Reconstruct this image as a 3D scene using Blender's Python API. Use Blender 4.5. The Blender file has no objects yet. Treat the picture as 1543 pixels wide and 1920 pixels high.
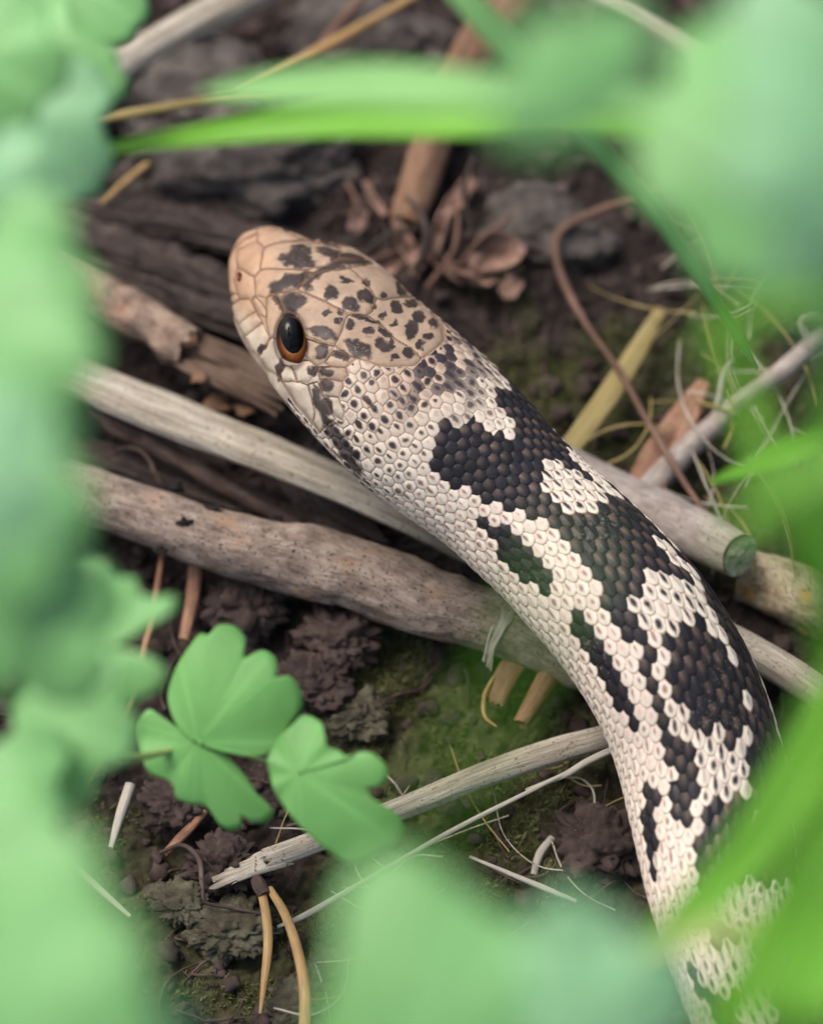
import bpy, math, random
import numpy as np
from mathutils import Vector, Matrix

# ------------------------------------------------------------------ camera, sky, sun, exposure
# layout is worked out in millimetres; MM turns it into metres
MM = 0.001
KPX = 0.075            # millimetres per photo pixel at the focus distance
DIST = 650.0           # camera to aim point
PITCH = math.radians(60)
CXP, CYP = 771.5, 960.0
TGT = np.array([0.0, 0.0, 8.0])
FWD = np.array([0, math.cos(PITCH), -math.sin(PITCH)])
UPV = np.array([0, math.sin(PITCH), math.cos(PITCH)])
RGT = np.array([1.0, 0, 0])
CAM = TGT - DIST * FWD

sc = bpy.context.scene
COL = sc.collection
cd = bpy.data.cameras.new('camera')
cam = bpy.data.objects.new('camera', cd); COL.objects.link(cam)
cam.location = Vector(CAM * MM)
cam.rotation_euler = (math.radians(30), 0, 0)
cd.sensor_fit = 'VERTICAL'; cd.sensor_height = 36.0
cd.lens = 36.0 * DIST / (1920 * KPX)
cd.clip_start = 0.01; cd.clip_end = 50
cd.dof.use_dof = True
cd.dof.focus_distance = (DIST - 24) * MM
cd.dof.aperture_fstop = 9.5
sc.camera = cam

SUN_EL, SUN_AZ = math.radians(62), math.radians(-60)     # azimuth from +y, clockwise positive
w = bpy.data.worlds.new('World'); sc.world = w; w.use_nodes = True
nt = w.node_tree; bg = nt.nodes['Background']
sky = nt.nodes.new('ShaderNodeTexSky'); sky.sky_type = 'NISHITA'; sky.sun_disc = False
sky.sun_elevation = SUN_EL; sky.sun_rotation = SUN_AZ
sky.air_density = 1.0; sky.dust_density = 6.0; sky.ozone_density = 0.6
nt.links.new(sky.outputs[0], bg.inputs[0]); bg.inputs[1].default_value = 0.15
sd = bpy.data.lights.new('sun', 'SUN'); sd.energy = 1.4; sd.angle = math.radians(28); sd.color = (1, .97, .93)
sun = bpy.data.objects.new('sun', sd); COL.objects.link(sun)
sv = Vector((math.sin(SUN_AZ) * math.cos(SUN_EL), math.cos(SUN_AZ) * math.cos(SUN_EL), math.sin(SUN_EL)))
sun.rotation_euler = sv.to_track_quat('Z', 'Y').to_euler(); sun.location = sv * 3
sc.view_settings.view_transform = 'Standard'; sc.view_settings.look = 'None'
sc.view_settings.gamma = 1; sc.view_settings.exposure = 0.45
sc.view_settings.use_curve_mapping = False
sc.cycles.use_denoising = True
sc.cycles.max_bounces = 8
sc.cycles.transparent_max_bounces = 8

R = random.Random(7)
RN = np.random.RandomState(11)

# ------------------------------------------------------------------ pixel <-> place helpers
def ray(px, py):
    return DIST * FWD + (px - CXP) * KPX * RGT + (CYP - py) * KPX * UPV
def at(px, py, z):                       # the point of that direction at height z
    d = ray(px, py); t = (z - CAM[2]) / d[2]
    return CAM + d * t
def near(px, py, e):                     # the point of that direction e mm in front of the aim distance
    return CAM + ray(px, py) * ((DIST - e) / DIST)
def E(e): return e if e < 0 else 1.5 * e + 8 * min(1, e / 20)
def kz(px, py, z):                       # mm per pixel there
    d = ray(px, py); return KPX * (z - CAM[2]) / d[2]
def project(P):
    q = P - CAM
    dep = q @ FWD
    return np.stack([CXP + (q @ RGT) / dep * DIST / KPX, CYP - (q @ UPV) / dep * DIST / KPX], -1)

# ------------------------------------------------------------------ noise
def _h(ix, iy, iz, seed):
    n = (ix.astype(np.int64) * 374761393 + iy.astype(np.int64) * 668265263 + iz.astype(np.int64) * 2147483647 + seed * 1274126177) & 0xffffffff
    n = ((n ^ (n >> 13)) * 1274126177) & 0xffffffff
    n = ((n ^ (n >> 16)) * 2246822519) & 0xffffffff
    return ((n ^ (n >> 15)) & 0xffffff) / float(0xffffff)
def vnoise(p, seed=0):
    i = np.floor(p); f = p - i; f = f * f * (3 - 2 * f); o = 0
    for a in (0, 1):
        for b in (0, 1):
            for c in (0, 1):
                wgt = (f[..., 0] if a else 1 - f[..., 0]) * (f[..., 1] if b else 1 - f[..., 1]) * (f[..., 2] if c else 1 - f[..., 2])
                o = o + wgt * _h(i[..., 0] + a, i[..., 1] + b, i[..., 2] + c, seed)
    return o * 2 - 1
def fbm(p, seed=0, octv=4, gain=.5):
    o = 0; a = 1.0
    for k in range(octv):
        o = o + a * vnoise(p * (2.03 ** k), seed + k * 17); a *= gain
    return o
def worley2(x, y, seed=0):
    ix, iy = np.floor(x), np.floor(y); f1 = np.full(x.shape, 9.); idv = np.zeros(x.shape)
    z0 = np.zeros(x.shape)
    for a in (-1, 0, 1):
        for b in (-1, 0, 1):
            cx, cy = ix + a, iy + b
            d = np.hypot(cx + _h(cx, cy, z0, seed) - x, cy + _h(cx, cy, z0, seed + 5) - y)
            m = d < f1; f1 = np.where(m, d, f1); idv = np.where(m, _h(cx, cy, z0, seed + 9), idv)
    return f1, idv
def sstep(a, b, x):
    t = np.clip((x - a) / (b - a), 0, 1); return t * t * (3 - 2 * t)
def catmull(P, n):
    P = np.asarray(P, float)
    d = np.r_[0, np.cumsum(np.maximum(np.linalg.norm(np.diff(P, axis=0), axis=1), 1e-6) ** .5)]
    t = np.linspace(0, d[-1], n); out = np.zeros((n, P.shape[1]))
    # centripetal-parametrised cubic Hermite
    m = np.zeros_like(P)
    for i in range(len(P)):
        if 0 < i < len(P) - 1:
            a, b = d[i] - d[i-1], d[i+1] - d[i]
            m[i] = ((P[i] - P[i-1]) / a * b + (P[i+1] - P[i]) / b * a) / (a + b)
    m[0] = (P[1] - P[0]) / (d[1] - d[0]); m[-1] = (P[-1] - P[-2]) / (d[-1] - d[-2])
    k = np.clip(np.searchsorted(d, t, side='right') - 1, 0, len(P) - 2)
    h = d[k+1] - d[k]; u = (t - d[k]) / h
    u = u[:, None]; h = h[:, None]
    return (2*u**3 - 3*u**2 + 1) * P[k] + (u**3 - 2*u**2 + u) * h * m[k] + (-2*u**3 + 3*u**2) * P[k+1] + (u**3 - u**2) * h * m[k+1]

# ------------------------------------------------------------------ mesh helpers
def mesh_obj(name, V, F, mat, parent=None, smooth=True, attrs=None, origin=None):
    V = np.asarray(V, float)
    me = bpy.data.meshes.new(name)
    if origin is None: origin = np.zeros(3)
    W = (V - origin) * MM
    F = np.asarray(F) if not isinstance(F, list) else F
    if isinstance(F, np.ndarray):
        k = F.shape[1]
        me.vertices.add(len(W)); me.vertices.foreach_set('co', W.astype(np.float32).ravel())
        me.loops.add(F.size); me.loops.foreach_set('vertex_index', F.astype(np.int32).ravel())
        me.polygons.add(len(F)); me.polygons.foreach_set('loop_start', np.arange(0, F.size, k, dtype=np.int32))
        me.update(calc_edges=True)
    else:
        me.from_pydata([tuple(v) for v in W], [], F)
    me.polygons.foreach_set('use_smooth', np.full(len(me.polygons), smooth))
    for an, (ty, data) in (attrs or {}).items():
        a = me.attributes.new(an, ty, 'POINT')
        a.data.foreach_set({'FLOAT_VECTOR': 'vector', 'FLOAT_COLOR': 'color', 'FLOAT': 'value'}[ty], np.asarray(data, np.float32).ravel())
    me.validate(); me.update()
    o = bpy.data.objects.new(name, me); COL.objects.link(o)
    if mat: me.materials.append(mat)
    o.location = Vector(origin * MM)
    if parent is not None:
        o.parent = parent; o.location = Vector((origin * MM)) - parent.location
    return o
def tag(o, label, cat, group=None):
    o['label'] = label; o['category'] = cat
    if group: o['group'] = group
    return o
def empty(name, loc):
    o = bpy.data.objects.new(name, None); COL.objects.link(o); o.location = Vector(np.asarray(loc) * MM); o.empty_display_size = .01
    return o

def tube_geo(P, rad, segs=18, rough=0., nscale=.25, flat=1.0, seed=0, twist=0., cap=True, groove=0, gamp=0., knots=(), jag=0.0, up=(0, 0, 1)):
    """a swept, uneven stalk: returns vertices, quads and straightened coordinates"""
    P = np.asarray(P, float); rad = np.asarray(rad, float); n = len(P)
    T = np.gradient(P, axis=0); T /= np.linalg.norm(T, axis=1)[:, None]
    up = np.asarray(up, float)
    S = np.cross(T, up); S /= np.maximum(np.linalg.norm(S, axis=1), 1e-6)[:, None]
    N = np.cross(S, T)
    L = np.r_[0, np.cumsum(np.linalg.norm(np.diff(P, axis=0), axis=1))]
    th = np.linspace(0, 2*np.pi, segs, endpoint=False)
    TH = th[None, :] + twist * L[:, None]
    tc = np.stack([np.broadcast_to(L[:, None], TH.shape), rad[:, None] * np.cos(TH), rad[:, None] * np.sin(TH)], -1)
    q = tc.copy(); q[..., 0] *= .45
    rr = rad[:, None] * (1 + rough * fbm(q * nscale + seed * 3.1, seed, 4) + rough * .6 * vnoise(np.stack([tc[..., 0] * .12 + seed, np.zeros(TH.shape), np.zeros(TH.shape)], -1), seed + 3))
    if groove:
        rr = rr * (1 + gamp * fbm(np.stack([tc[..., 0] * .06, np.cos(TH) * groove, np.sin(TH) * groove], -1), seed + 40, 3))
    for (lk, tk, wk, ak) in knots:
        dth = np.abs((th[None, :] - tk + np.pi) % (2*np.pi) - np.pi) * rad[:, None]
        rr = rr + ak * np.exp(-((L[:, None] - lk) ** 2 + dth ** 2) / wk ** 2)
    V = P[:, None, :] + rr[..., None] * (np.cos(TH)[..., None] * S[:, None, :] + flat * np.sin(TH)[..., None] * N[:, None, :])
    if jag:
        jn = fbm(np.stack([np.cos(th) * 3 + seed, np.sin(th) * 3, th * 0], -1), seed + 8, 3)
        for (idx, sg) in ((0, -1), (n - 1, 1)):
            V[idx] += (sg * jag * (jn))[:, None] * T[idx]
    F = []
    i = np.arange(n - 1)[:, None] * segs; j = np.arange(segs)[None, :]
    F = np.stack([i + j, i + (j + 1) % segs, i + segs + (j + 1) % segs, i + segs + j], -1).reshape(-1, 4)
    V = V.reshape(-1, 3); tc = tc.reshape(-1, 3)
    if cap:
        for (base, sg, c) in ((0, -1, 0), ((n - 1) * segs, 1, n - 1)):
            ci = len(V); V = np.vstack([V, P[c] - sg * T[c] * rad[c] * .1]); tc = np.vstack([tc, [[L[c], 0, 0]]])
            jj = np.arange(0, segs, 2)
            a, b, d = base + jj, base + (jj + 1) % segs, base + (jj + 2) % segs
            q4 = np.stack([np.full(len(jj), ci), a, b, d] if sg < 0 else [np.full(len(jj), ci), d, b, a], -1)
            F = np.vstack([F, q4])
    return V, F, tc
def stalk(name, pts, mat, label=None, cat=None, group=None, parent=None, step=1.0, mode='z', taper=None, **kw):
    """pts: (px, py, height or nearness, half-thickness in px)"""
    Q = []
    for (x, y, z, r) in pts:
        z = z if mode == 'z' else E(z); p = at(x, y, z) if mode == 'z' else near(x, y, z)
        k = kz(x, y, z) if mode == 'z' else KPX * (DIST - z) / DIST
        Q.append([*p, r * k])
    Q = np.array(Q); n = max(6, int(np.linalg.norm(np.diff(Q[:, :3], axis=0), axis=1).sum() / step))
    C = catmull(Q, n)
    V, F, tc = tube_geo(C[:, :3], np.maximum(C[:, 3], .02), **kw)
    org = C[0, :3] if parent is None else np.array(parent.location) / MM
    o = mesh_obj(name, V, F, mat, None, attrs={'tc': ('FLOAT_VECTOR', tc)}, origin=org)
    if parent is not None: o.parent = parent; o.location = (0, 0, 0)
    if label: tag(o, label, cat, group)
    return o

# ------------------------------------------------------------------ materials
def srgb(r, g, b):
    f = lambda c: (c / 255 / 12.92) if c / 255 <= .04045 else ((c / 255 + .055) / 1.055) ** 2.4
    return (f(r), f(g), f(b))
class NB:
    def __init__(s, name):
        s.m = bpy.data.materials.new(name); s.m.use_nodes = True; s.t = s.m.node_tree
        s.bsdf = s.t.nodes['Principled BSDF']; s.out = s.t.nodes['Material Output']
    def n(s, ty, **kw):
        nd = s.t.nodes.new(ty)
        for k, v in kw.items():
            if k.startswith('i_'): nd.inputs[k[2:].replace('_', ' ')].default_value = v
            else: setattr(nd, k, v)
        return nd
    def l(s, a, b): s.t.links.new(a, b)
    def coord(s, kind='tc', stretch=(1, 1, 1)):
        if kind == 'tc':
            a = s.n('ShaderNodeAttribute', attribute_name='tc'); o = a.outputs['Vector']
        else:
            a = s.n('ShaderNodeTexCoord'); o = a.outputs['Object']
            m0 = s.n('ShaderNodeVectorMath', operation='SCALE'); m0.inputs[3].default_value = 1000; s.l(o, m0.inputs[0]); o = m0.outputs[0]
        m = s.n('ShaderNodeMapping'); m.inputs['Scale'].default_value = stretch; s.l(o, m.inputs[0]); return m.outputs[0]
    def noise(s, co, scale, detail=5, rough=.6, dist=0):
        q = s.n('ShaderNodeTexNoise'); q.inputs['Scale'].default_value = scale; q.inputs['Detail'].default_value = detail
        q.inputs['Roughness'].default_value = rough; q.inputs['Distortion'].default_value = dist; s.l(co, q.inputs['Vector']); return q.outputs['Fac']
    def ramp(s, fac, stops):
        q = s.n('ShaderNodeValToRGB'); e = q.color_ramp.elements
        while len(e) > 1: e.remove(e[-1])
        e[0].position = stops[0][0]; e[0].color = (*stops[0][1], 1)
        for p, c in stops[1:]:
            k = e.new(p); k.color = (*c, 1)
        s.l(fac, q.inputs[0]); return q.outputs[0]
    def fac(s, f, a, b): return s.ramp(f, [(a, (0, 0, 0)), (b, (1, 1, 1))])
    def mix(s, f, a, b, mode='MIX'):
        q = s.n('ShaderNodeMix', data_type='RGBA', blend_type=mode)
        if isinstance(f, (int, float)): q.inputs[0].default_value = f
        else: s.l(f, q.inputs[0])
        for v, i in ((a, 6), (b, 7)):
            if isinstance(v, tuple): q.inputs[i].default_value = (*v, 1)
            else: s.l(v, q.inputs[i])
        return q.outputs[2]
    def bump(s, h, dist, strength=1.0):
        q = s.n('ShaderNodeBump'); q.inputs['Strength'].default_value = strength; q.inputs['Distance'].default_value = dist * MM
        s.l(h, q.inputs['Height']); s.l(q.outputs[0], s.bsdf.inputs['Normal'])
    def done(s, col, rough=.7, spec=.4):
        s.l(col, s.bsdf.inputs['Base Color']) if not isinstance(col, tuple) else setattr(s.bsdf.inputs['Base Color'], 'default_value', (*col, 1))
        if isinstance(rough, (int, float)): s.bsdf.inputs['Roughness'].default_value = rough
        else: s.l(rough, s.bsdf.inputs['Roughness'])
        s.bsdf.inputs['Specular IOR Level'].default_value = spec
        return s.m

def bark_mat(name, cols, scale=.5, stretch=.35, speck=None, speck_amt=(.62, .68), patch=None, bump=.12, rough=.75, fine=3.0, fib=1.0):
    b = NB(name); co = b.coord('tc', (stretch, 1, 1)); co2 = b.coord('tc', (.7, 1, 1))
    f = b.noise(co, scale, 8, .65, .4); c = b.ramp(f, [(.28 + .44 * i / max(1, len(cols) - 1), k) for i, k in enumerate(cols)])
    fi = b.noise(b.coord('tc', (.12 / fib, 1.6, 1.6)), fine, 4, .6)
    c = b.mix(b.fac(fi, .35, .75), b.mix(.45, c, (0, 0, 0)), c)
    if patch:
        pf = b.noise(co2, scale * .45, 4, .6); c = b.mix(b.fac(pf, .55, .68), c, patch)
    if speck:
        sf = b.noise(co2, 2.6, 3, .5); c = b.mix(b.fac(sf, *speck_amt), c, speck)
    b.bump(b.mix(.5, fi, b.noise(co2, 2.2, 6, .7)), bump)
    return b.done(c, rough, .3)

M_branch = bark_mat('grey brown bark', [srgb(98, 82, 74), srgb(146, 128, 116), srgb(178, 160, 146), srgb(196, 180, 164)], .55, .6, speck=srgb(56, 47, 44), speck_amt=(.60, .66), patch=srgb(152, 126, 106), bump=.5)
M_grey = bark_mat('pale grey bark', [srgb(134, 122, 114), srgb(176, 164, 156), srgb(198, 188, 178)], .5, .5, speck=srgb(80, 72, 62), speck_amt=(.63, .68), bump=.25)
M_mott = bark_mat('mottled bark', [srgb(120, 100, 74), srgb(186, 172, 142), srgb(206, 196, 172)], .6, .6, speck=srgb(90, 74, 54), speck_amt=(.58, .66), patch=srgb(178, 140, 80), bump=.2)
M_pink = bark_mat('pinkish tan bark', [srgb(112, 90, 78), srgb(168, 144, 126), srgb(196, 176, 158)], .6, .6, speck=srgb(84, 62, 52), speck_amt=(.58, .66), patch=srgb(152, 116, 96), bump=.5)
M_straw = bark_mat('weathered straw', [srgb(122, 110, 94), srgb(190, 180, 162), srgb(224, 217, 205)], .9, .06, speck=srgb(104, 88, 68), speck_amt=(.60, .68), bump=.25, fine=3.0, fib=1.6)
M_straw2 = bark_mat('yellow straw', [srgb(122, 106, 62), srgb(160, 144, 92), srgb(184, 170, 126)], .5, .06, bump=.06, fine=4, fib=2.5)
M_dark = bark_mat('dark rotten wood', [srgb(40, 33, 31), srgb(72, 61, 56), srgb(112, 99, 92)], .9, .1, speck=srgb(34, 27, 25), speck_amt=(.55, .65), bump=.3, fine=2.5, fib=1.6)
M_twig = bark_mat('dark twig', [srgb(52, 42, 40), srgb(84, 68, 62), srgb(116, 98, 90)], .6, .3, speck=srgb(40, 32, 30), bump=.2)
M_twig2 = bark_mat('splintered wood', [srgb(66, 50, 42), srgb(116, 94, 80), srgb(156, 134, 118)], .9, .1, speck=srgb(48, 36, 30), bump=.3, fine=3, fib=1.6)
M_red = bark_mat('reddish stem', [srgb(82, 60, 52), srgb(116, 88, 74), srgb(146, 118, 100)], .5, .2, bump=.06)
M_rust = bark_mat('rust brown needle', [srgb(104, 72, 54), srgb(150, 108, 84), srgb(178, 142, 114)], .6, .2, speck=srgb(92, 64, 50), bump=.15, rough=.55)
M_needle = bark_mat('tan pine needle', [srgb(158, 118, 72), srgb(190, 156, 104), srgb(206, 180, 132)], .3, .08, bump=.04, rough=.45)
M_fib = bark_mat('bleached fibre', [srgb(150, 144, 130), srgb(186, 180, 166), srgb(208, 204, 192)], .5, .05, bump=.03, fine=5, fib=2)
M_brown = bark_mat('orange brown stem', [srgb(98, 72, 56), srgb(140, 108, 84), srgb(170, 138, 112)], .4, .2, speck=srgb(84, 52, 36), bump=.15)

def simple_noise_mat(name, cols, scale, rough=.8, bump=.3, bscale=1.2, spec=.25):
    b = NB(name); co = b.coord('obj')
    f = b.noise(co, scale, 7, .65); c = b.ramp(f, [(.3 + .4 * i / (len(cols) - 1), k) for i, k in enumerate(cols)])
    b.bump(b.noise(co, bscale, 8, .75), bump)
    return b.done(c, rough, spec)
M_stone = simple_noise_mat('grey stone', [srgb(62, 56, 53), srgb(92, 85, 80), srgb(124, 116, 110)], .25, .9, 1.0, .5)
M_crumb = simple_noise_mat('soil crumb', [srgb(42, 34, 32), srgb(66, 55, 51), srgb(88, 75, 70)], .35, .9, .3, 1.6)
M_dryleaf = simple_noise_mat('dry leaf', [srgb(74, 56, 48), srgb(120, 94, 82), srgb(164, 134, 118)], .25, .7, .2, .8)
M_lichen = simple_noise_mat('lichen', [srgb(54, 50, 40), srgb(78, 75, 60), srgb(108, 106, 88)], .4, .9, .4, 1.6)
M_cut = simple_noise_mat('cut wood face', [srgb(104, 110, 84), srgb(150, 156, 128), srgb(182, 184, 160)], .8, .85, .3, 1.5)
M_black = simple_noise_mat('black fungus', [(.004, .004, .004), (.012, .011, .011)], 1, .6, .2, 3)
def moss_mat():
    b = NB('moss'); co = b.coord('obj'); f = b.noise(co, .35, 5)
    c = b.ramp(f, [(.3, srgb(60, 62, 34)), (.5, srgb(84, 88, 48)), (.7, srgb(118, 120, 80))])
    return b.done(c, .7, .3)
M_moss = moss_mat()
def ground_mat():
    b = NB('dark soil'); co = b.coord('obj')
    f = b.noise(co, .22, 10, .7); c = b.ramp(f, [(.3, srgb(30, 24, 23)), (.5, srgb(50, 42, 39)), (.72, srgb(80, 69, 64))])
    a = b.n('ShaderNodeAttribute', attribute_name='mossy')
    g = b.ramp(b.noise(co, .5, 8, .7), [(.3, srgb(52, 52, 34)), (.55, srgb(84, 86, 54)), (.75, srgb(124, 122, 94))])
    c = b.mix(a.outputs['Fac'], c, g)
    c = b.mix(b.fac(b.noise(co, 1.7, 3, .5), .66, .74), c, srgb(110, 88, 68))
    b.bump(b.noise(co, 1.3, 10, .8), .5)
    return b.done(c, .9, .25)
M_ground = ground_mat()
def leaf_mat(name, top, trans, tw=.35, rough=.5, veins=True, spec=.5):
    b = NB(name); co = b.coord('obj')
    f = b.noise(co, .09, 4, .6)
    c = b.mix(b.fac(f, .3, .7), top, tuple(min(1, v * 1.28) for v in top))
    if veins:
        a = b.n('ShaderNodeAttribute', attribute_name='vein')
        c = b.mix(a.outputs['Fac'], c, tuple(min(1, v * 1.5 + .03) for v in top))
    b.bump(b.noise(co, 1.2, 4, .6), .08)
    b.done(c, rough, spec)
    t = b.n('ShaderNodeBsdfTranslucent'); t.inputs[0].default_value = (*trans, 1)
    mx = b.n('ShaderNodeMixShader'); mx.inputs[0].default_value = tw
    b.l(b.bsdf.outputs[0], mx.inputs[1]); b.l(t.outputs[0], mx.inputs[2]); b.l(mx.outputs[0], b.out.inputs[0])
    return b.m
M_leaf = leaf_mat('fresh green leaf', (.20, .45, .16), (.27, .56, .10), .32)
M_leafA = leaf_mat('young green leaf', (.16, .40, .11), (.24, .54, .08), .34)
M_leaf2 = leaf_mat('bluish green leaf', (.22, .45, .23), (.27, .54, .18), .32)
M_blade = leaf_mat('bright grass', (.15, .40, .03), (.25, .56, .03), .4, .4)
M_blade2 = leaf_mat('mint grass', (.21, .44, .15), (.26, .54, .12), .35, .45)
M_petiole = leaf_mat('leaf stalk', (.28, .36, .12), (.3, .4, .1), .15, .45, veins=False)

# ------------------------------------------------------------------ the ground
mossy_px = [(900, 1400, 300, 260, .95), (1090, 760, 210, 230, .8), (620, 1790, 420, 160, .75), (1280, 1500, 160, 300, .5), (1350, 800, 200, 260, .7), (160, 1650, 260, 200, .5), (1000, 1780, 260, 160, .6)]
def mossiness(x, y):
    P = np.stack([x, y, np.zeros_like(x)], -1); q = project(P); m = np.zeros(x.shape)
    wob = fbm(P * .09, 5, 3) * 80
    for (cx, cy, rx, ry, a) in mossy_px:
        d = np.hypot((q[..., 0] - cx + wob) / rx, (q[..., 1] - cy + wob) / ry)
        m = np.maximum(m, a * (1 - sstep(.6, 1.15, d)))
    return m
def gheight(x, y):
    P = np.stack([x, y, np.zeros_like(x)], -1)
    h = 2.2 * fbm(P * .022, 2, 3)
    f, i = worley2(x / 6.0, y / 6.0, 3); h = h + (1 - sstep(0, .75, f)) * (1.0 + 2.2 * i) * .9
    f, i = worley2(x / 2.1, y / 2.1, 8); h = h + (1 - sstep(0, .8, f)) * .75 * (i + .2)
    f, i = worley2(x / .95, y / .95, 28); h = h + (1 - sstep(0, .8, f)) * .42 * (i + .2)
    h = h + .35 * fbm(P * 1.1, 21, 4, .6)
    return h - 2.0
def axis(a, b, st, far):
    core = np.arange(a, b, st); g = []; d = st
    v = b
    while v < far: d *= 1.22; g.append(v); v += d
    lo = []; d = st; v = a - st
    while v > -far: d *= 1.22; lo.append(v); v -= d
    return np.r_[lo[::-1], core, g]
gx, gy = axis(-75, 75, .36, 2600), axis(-100, 100, .42, 2600)
GX, GY = np.meshgrid(gx, gy)
GZ = gheight(GX, GY)
V = np.stack([GX, GY, GZ], -1).reshape(-1, 3); nx, ny = len(gx), len(gy)
i = np.arange(ny - 1)[:, None] * nx; j = np.arange(nx - 1)[None, :]
F = np.stack([i + j, i + j + 1, i + nx + j + 1, i + nx + j], -1).reshape(-1, 4)
g = mesh_obj('ground', V, F, M_ground, attrs={'mossy': ('FLOAT', mossiness(V[:, 0], V[:, 1]) )}); g['kind'] = 'structure'
def gz(px, py):
    p = at(px, py, 0); return float(gheight(np.array([p[0]]), np.array([p[1]]))[0])

# soil crumbs: uncountable
def blob(sub=1):
    import bmesh
    bm = bmesh.new(); bmesh.ops.create_icosphere(bm, subdivisions=sub, radius=1)
    v = np.array([x.co[:] for x in bm.verts]); f = np.array([[y.index for y in x.verts] for x in bm.faces]); bm.free(); return v, f
bv, bf = blob(2)
VV, FF = [], []; k = 0
for _ in range(3600):
    x, y = R.uniform(-70, 70), R.uniform(-95, 95)
    s = .25 + 1.5 * R.random() ** 3.6
    hz = float(gheight(np.array([x]), np.array([y]))[0])
    qo = bv * 1.5 + R.random() * 90; d = bv * (.75 + .45 * vnoise(qo * .8, 3) + .7 * np.abs(vnoise(qo * 1.7, 4)))[:, None] * np.array([1, R.uniform(.7, 1.1), R.uniform(.6, .9)]) * s
    VV.append(d + [x, y, hz + s * .25]); FF.append(bf + k); k += len(bv)
o = mesh_obj('soil_crumbs', np.vstack(VV), np.vstack(FF), M_crumb); o['kind'] = 'stuff'
tag(o, 'dark brown crumbs of soil scattered over the ground', 'soil')

# moss: short leafy shoots, uncountable
def scatter(n, fn, lim=(-70, 70, -95, 95)):
    out = []
    while len(out) < n:
        x = RN.uniform(lim[0], lim[1], 4000); y = RN.uniform(lim[2], lim[3], 4000)
        m = fn(x, y); keep = RN.rand(4000) < m
        out += list(zip(x[keep], y[keep]))
    return np.array(out[:n])
xy = scatter(16000, lambda x, y: mossiness(x, y) * sstep(.42, .6, vnoise(np.stack([x * .2, y * .2, x * 0], -1), 70) * .5 + .5))
zz = gheight(xy[:, 0], xy[:, 1]); n = len(xy)
ang = RN.rand(n) * 6.28; tl = RN.uniform(.1, .9, n); Ln = RN.uniform(.5, 1.6, n); wd = RN.uniform(.07, .16, n)
base = np.stack([xy[:, 0], xy[:, 1], zz - .1], -1)
dirv = np.stack([np.cos(ang) * tl, np.sin(ang) * tl, np.ones(n)], -1); dirv /= np.linalg.norm(dirv, axis=1)[:, None]
sidev = np.stack([-np.sin(ang), np.cos(ang), np.zeros(n)], -1)
mid = base + dirv * (Ln * .55)[:, None]; tip = base + dirv * Ln[:, None] + np.stack([np.cos(ang), np.sin(ang), 0 * ang], -1) * (Ln * .25)[:, None]
V = np.stack([base, mid + sidev * wd[:, None], tip, mid - sidev * wd[:, None]], 1).reshape(-1, 3)
o = mesh_obj('moss', V, np.arange(4 * n).reshape(-1, 4), M_moss); o['kind'] = 'stuff'
tag(o, 'short olive green moss covering patches of soil', 'moss')

# fine litter: hair roots and bits, uncountable
VV, FF, TCS = [], [], []; k = 0
for _ in range(420):
    x, y = R.uniform(-70, 70), R.uniform(-95, 95); a = R.uniform(0, 6.28); L = R.uniform(2, 13)
    t = np.linspace(0, 1, 7); cv = R.uniform(-1, 1)
    P = np.stack([x + L * t * np.cos(a + cv * t), y + L * t * np.sin(a + cv * t), 0 * t], -1)
    P[:, 2] = gheight(P[:, 0], P[:, 1]) + .5 + R.uniform(0, 1.5) * np.sin(t * 3.1)
    v, f, tc = tube_geo(P, np.full(7, R.uniform(.07, .25)), segs=6, cap=False)
    VV.append(v); FF.append(f + k); k += len(v); TCS.append(tc + [_ * 9, 0, 0])
o = mesh_obj('plant_litter', np.vstack(VV), np.vstack(FF), M_twig, attrs={'tc': ('FLOAT_VECTOR', np.vstack(TCS))}); o['kind'] = 'stuff'
tag(o, 'fine dark rootlets and plant bits strewn on the soil', 'litter')

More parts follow.
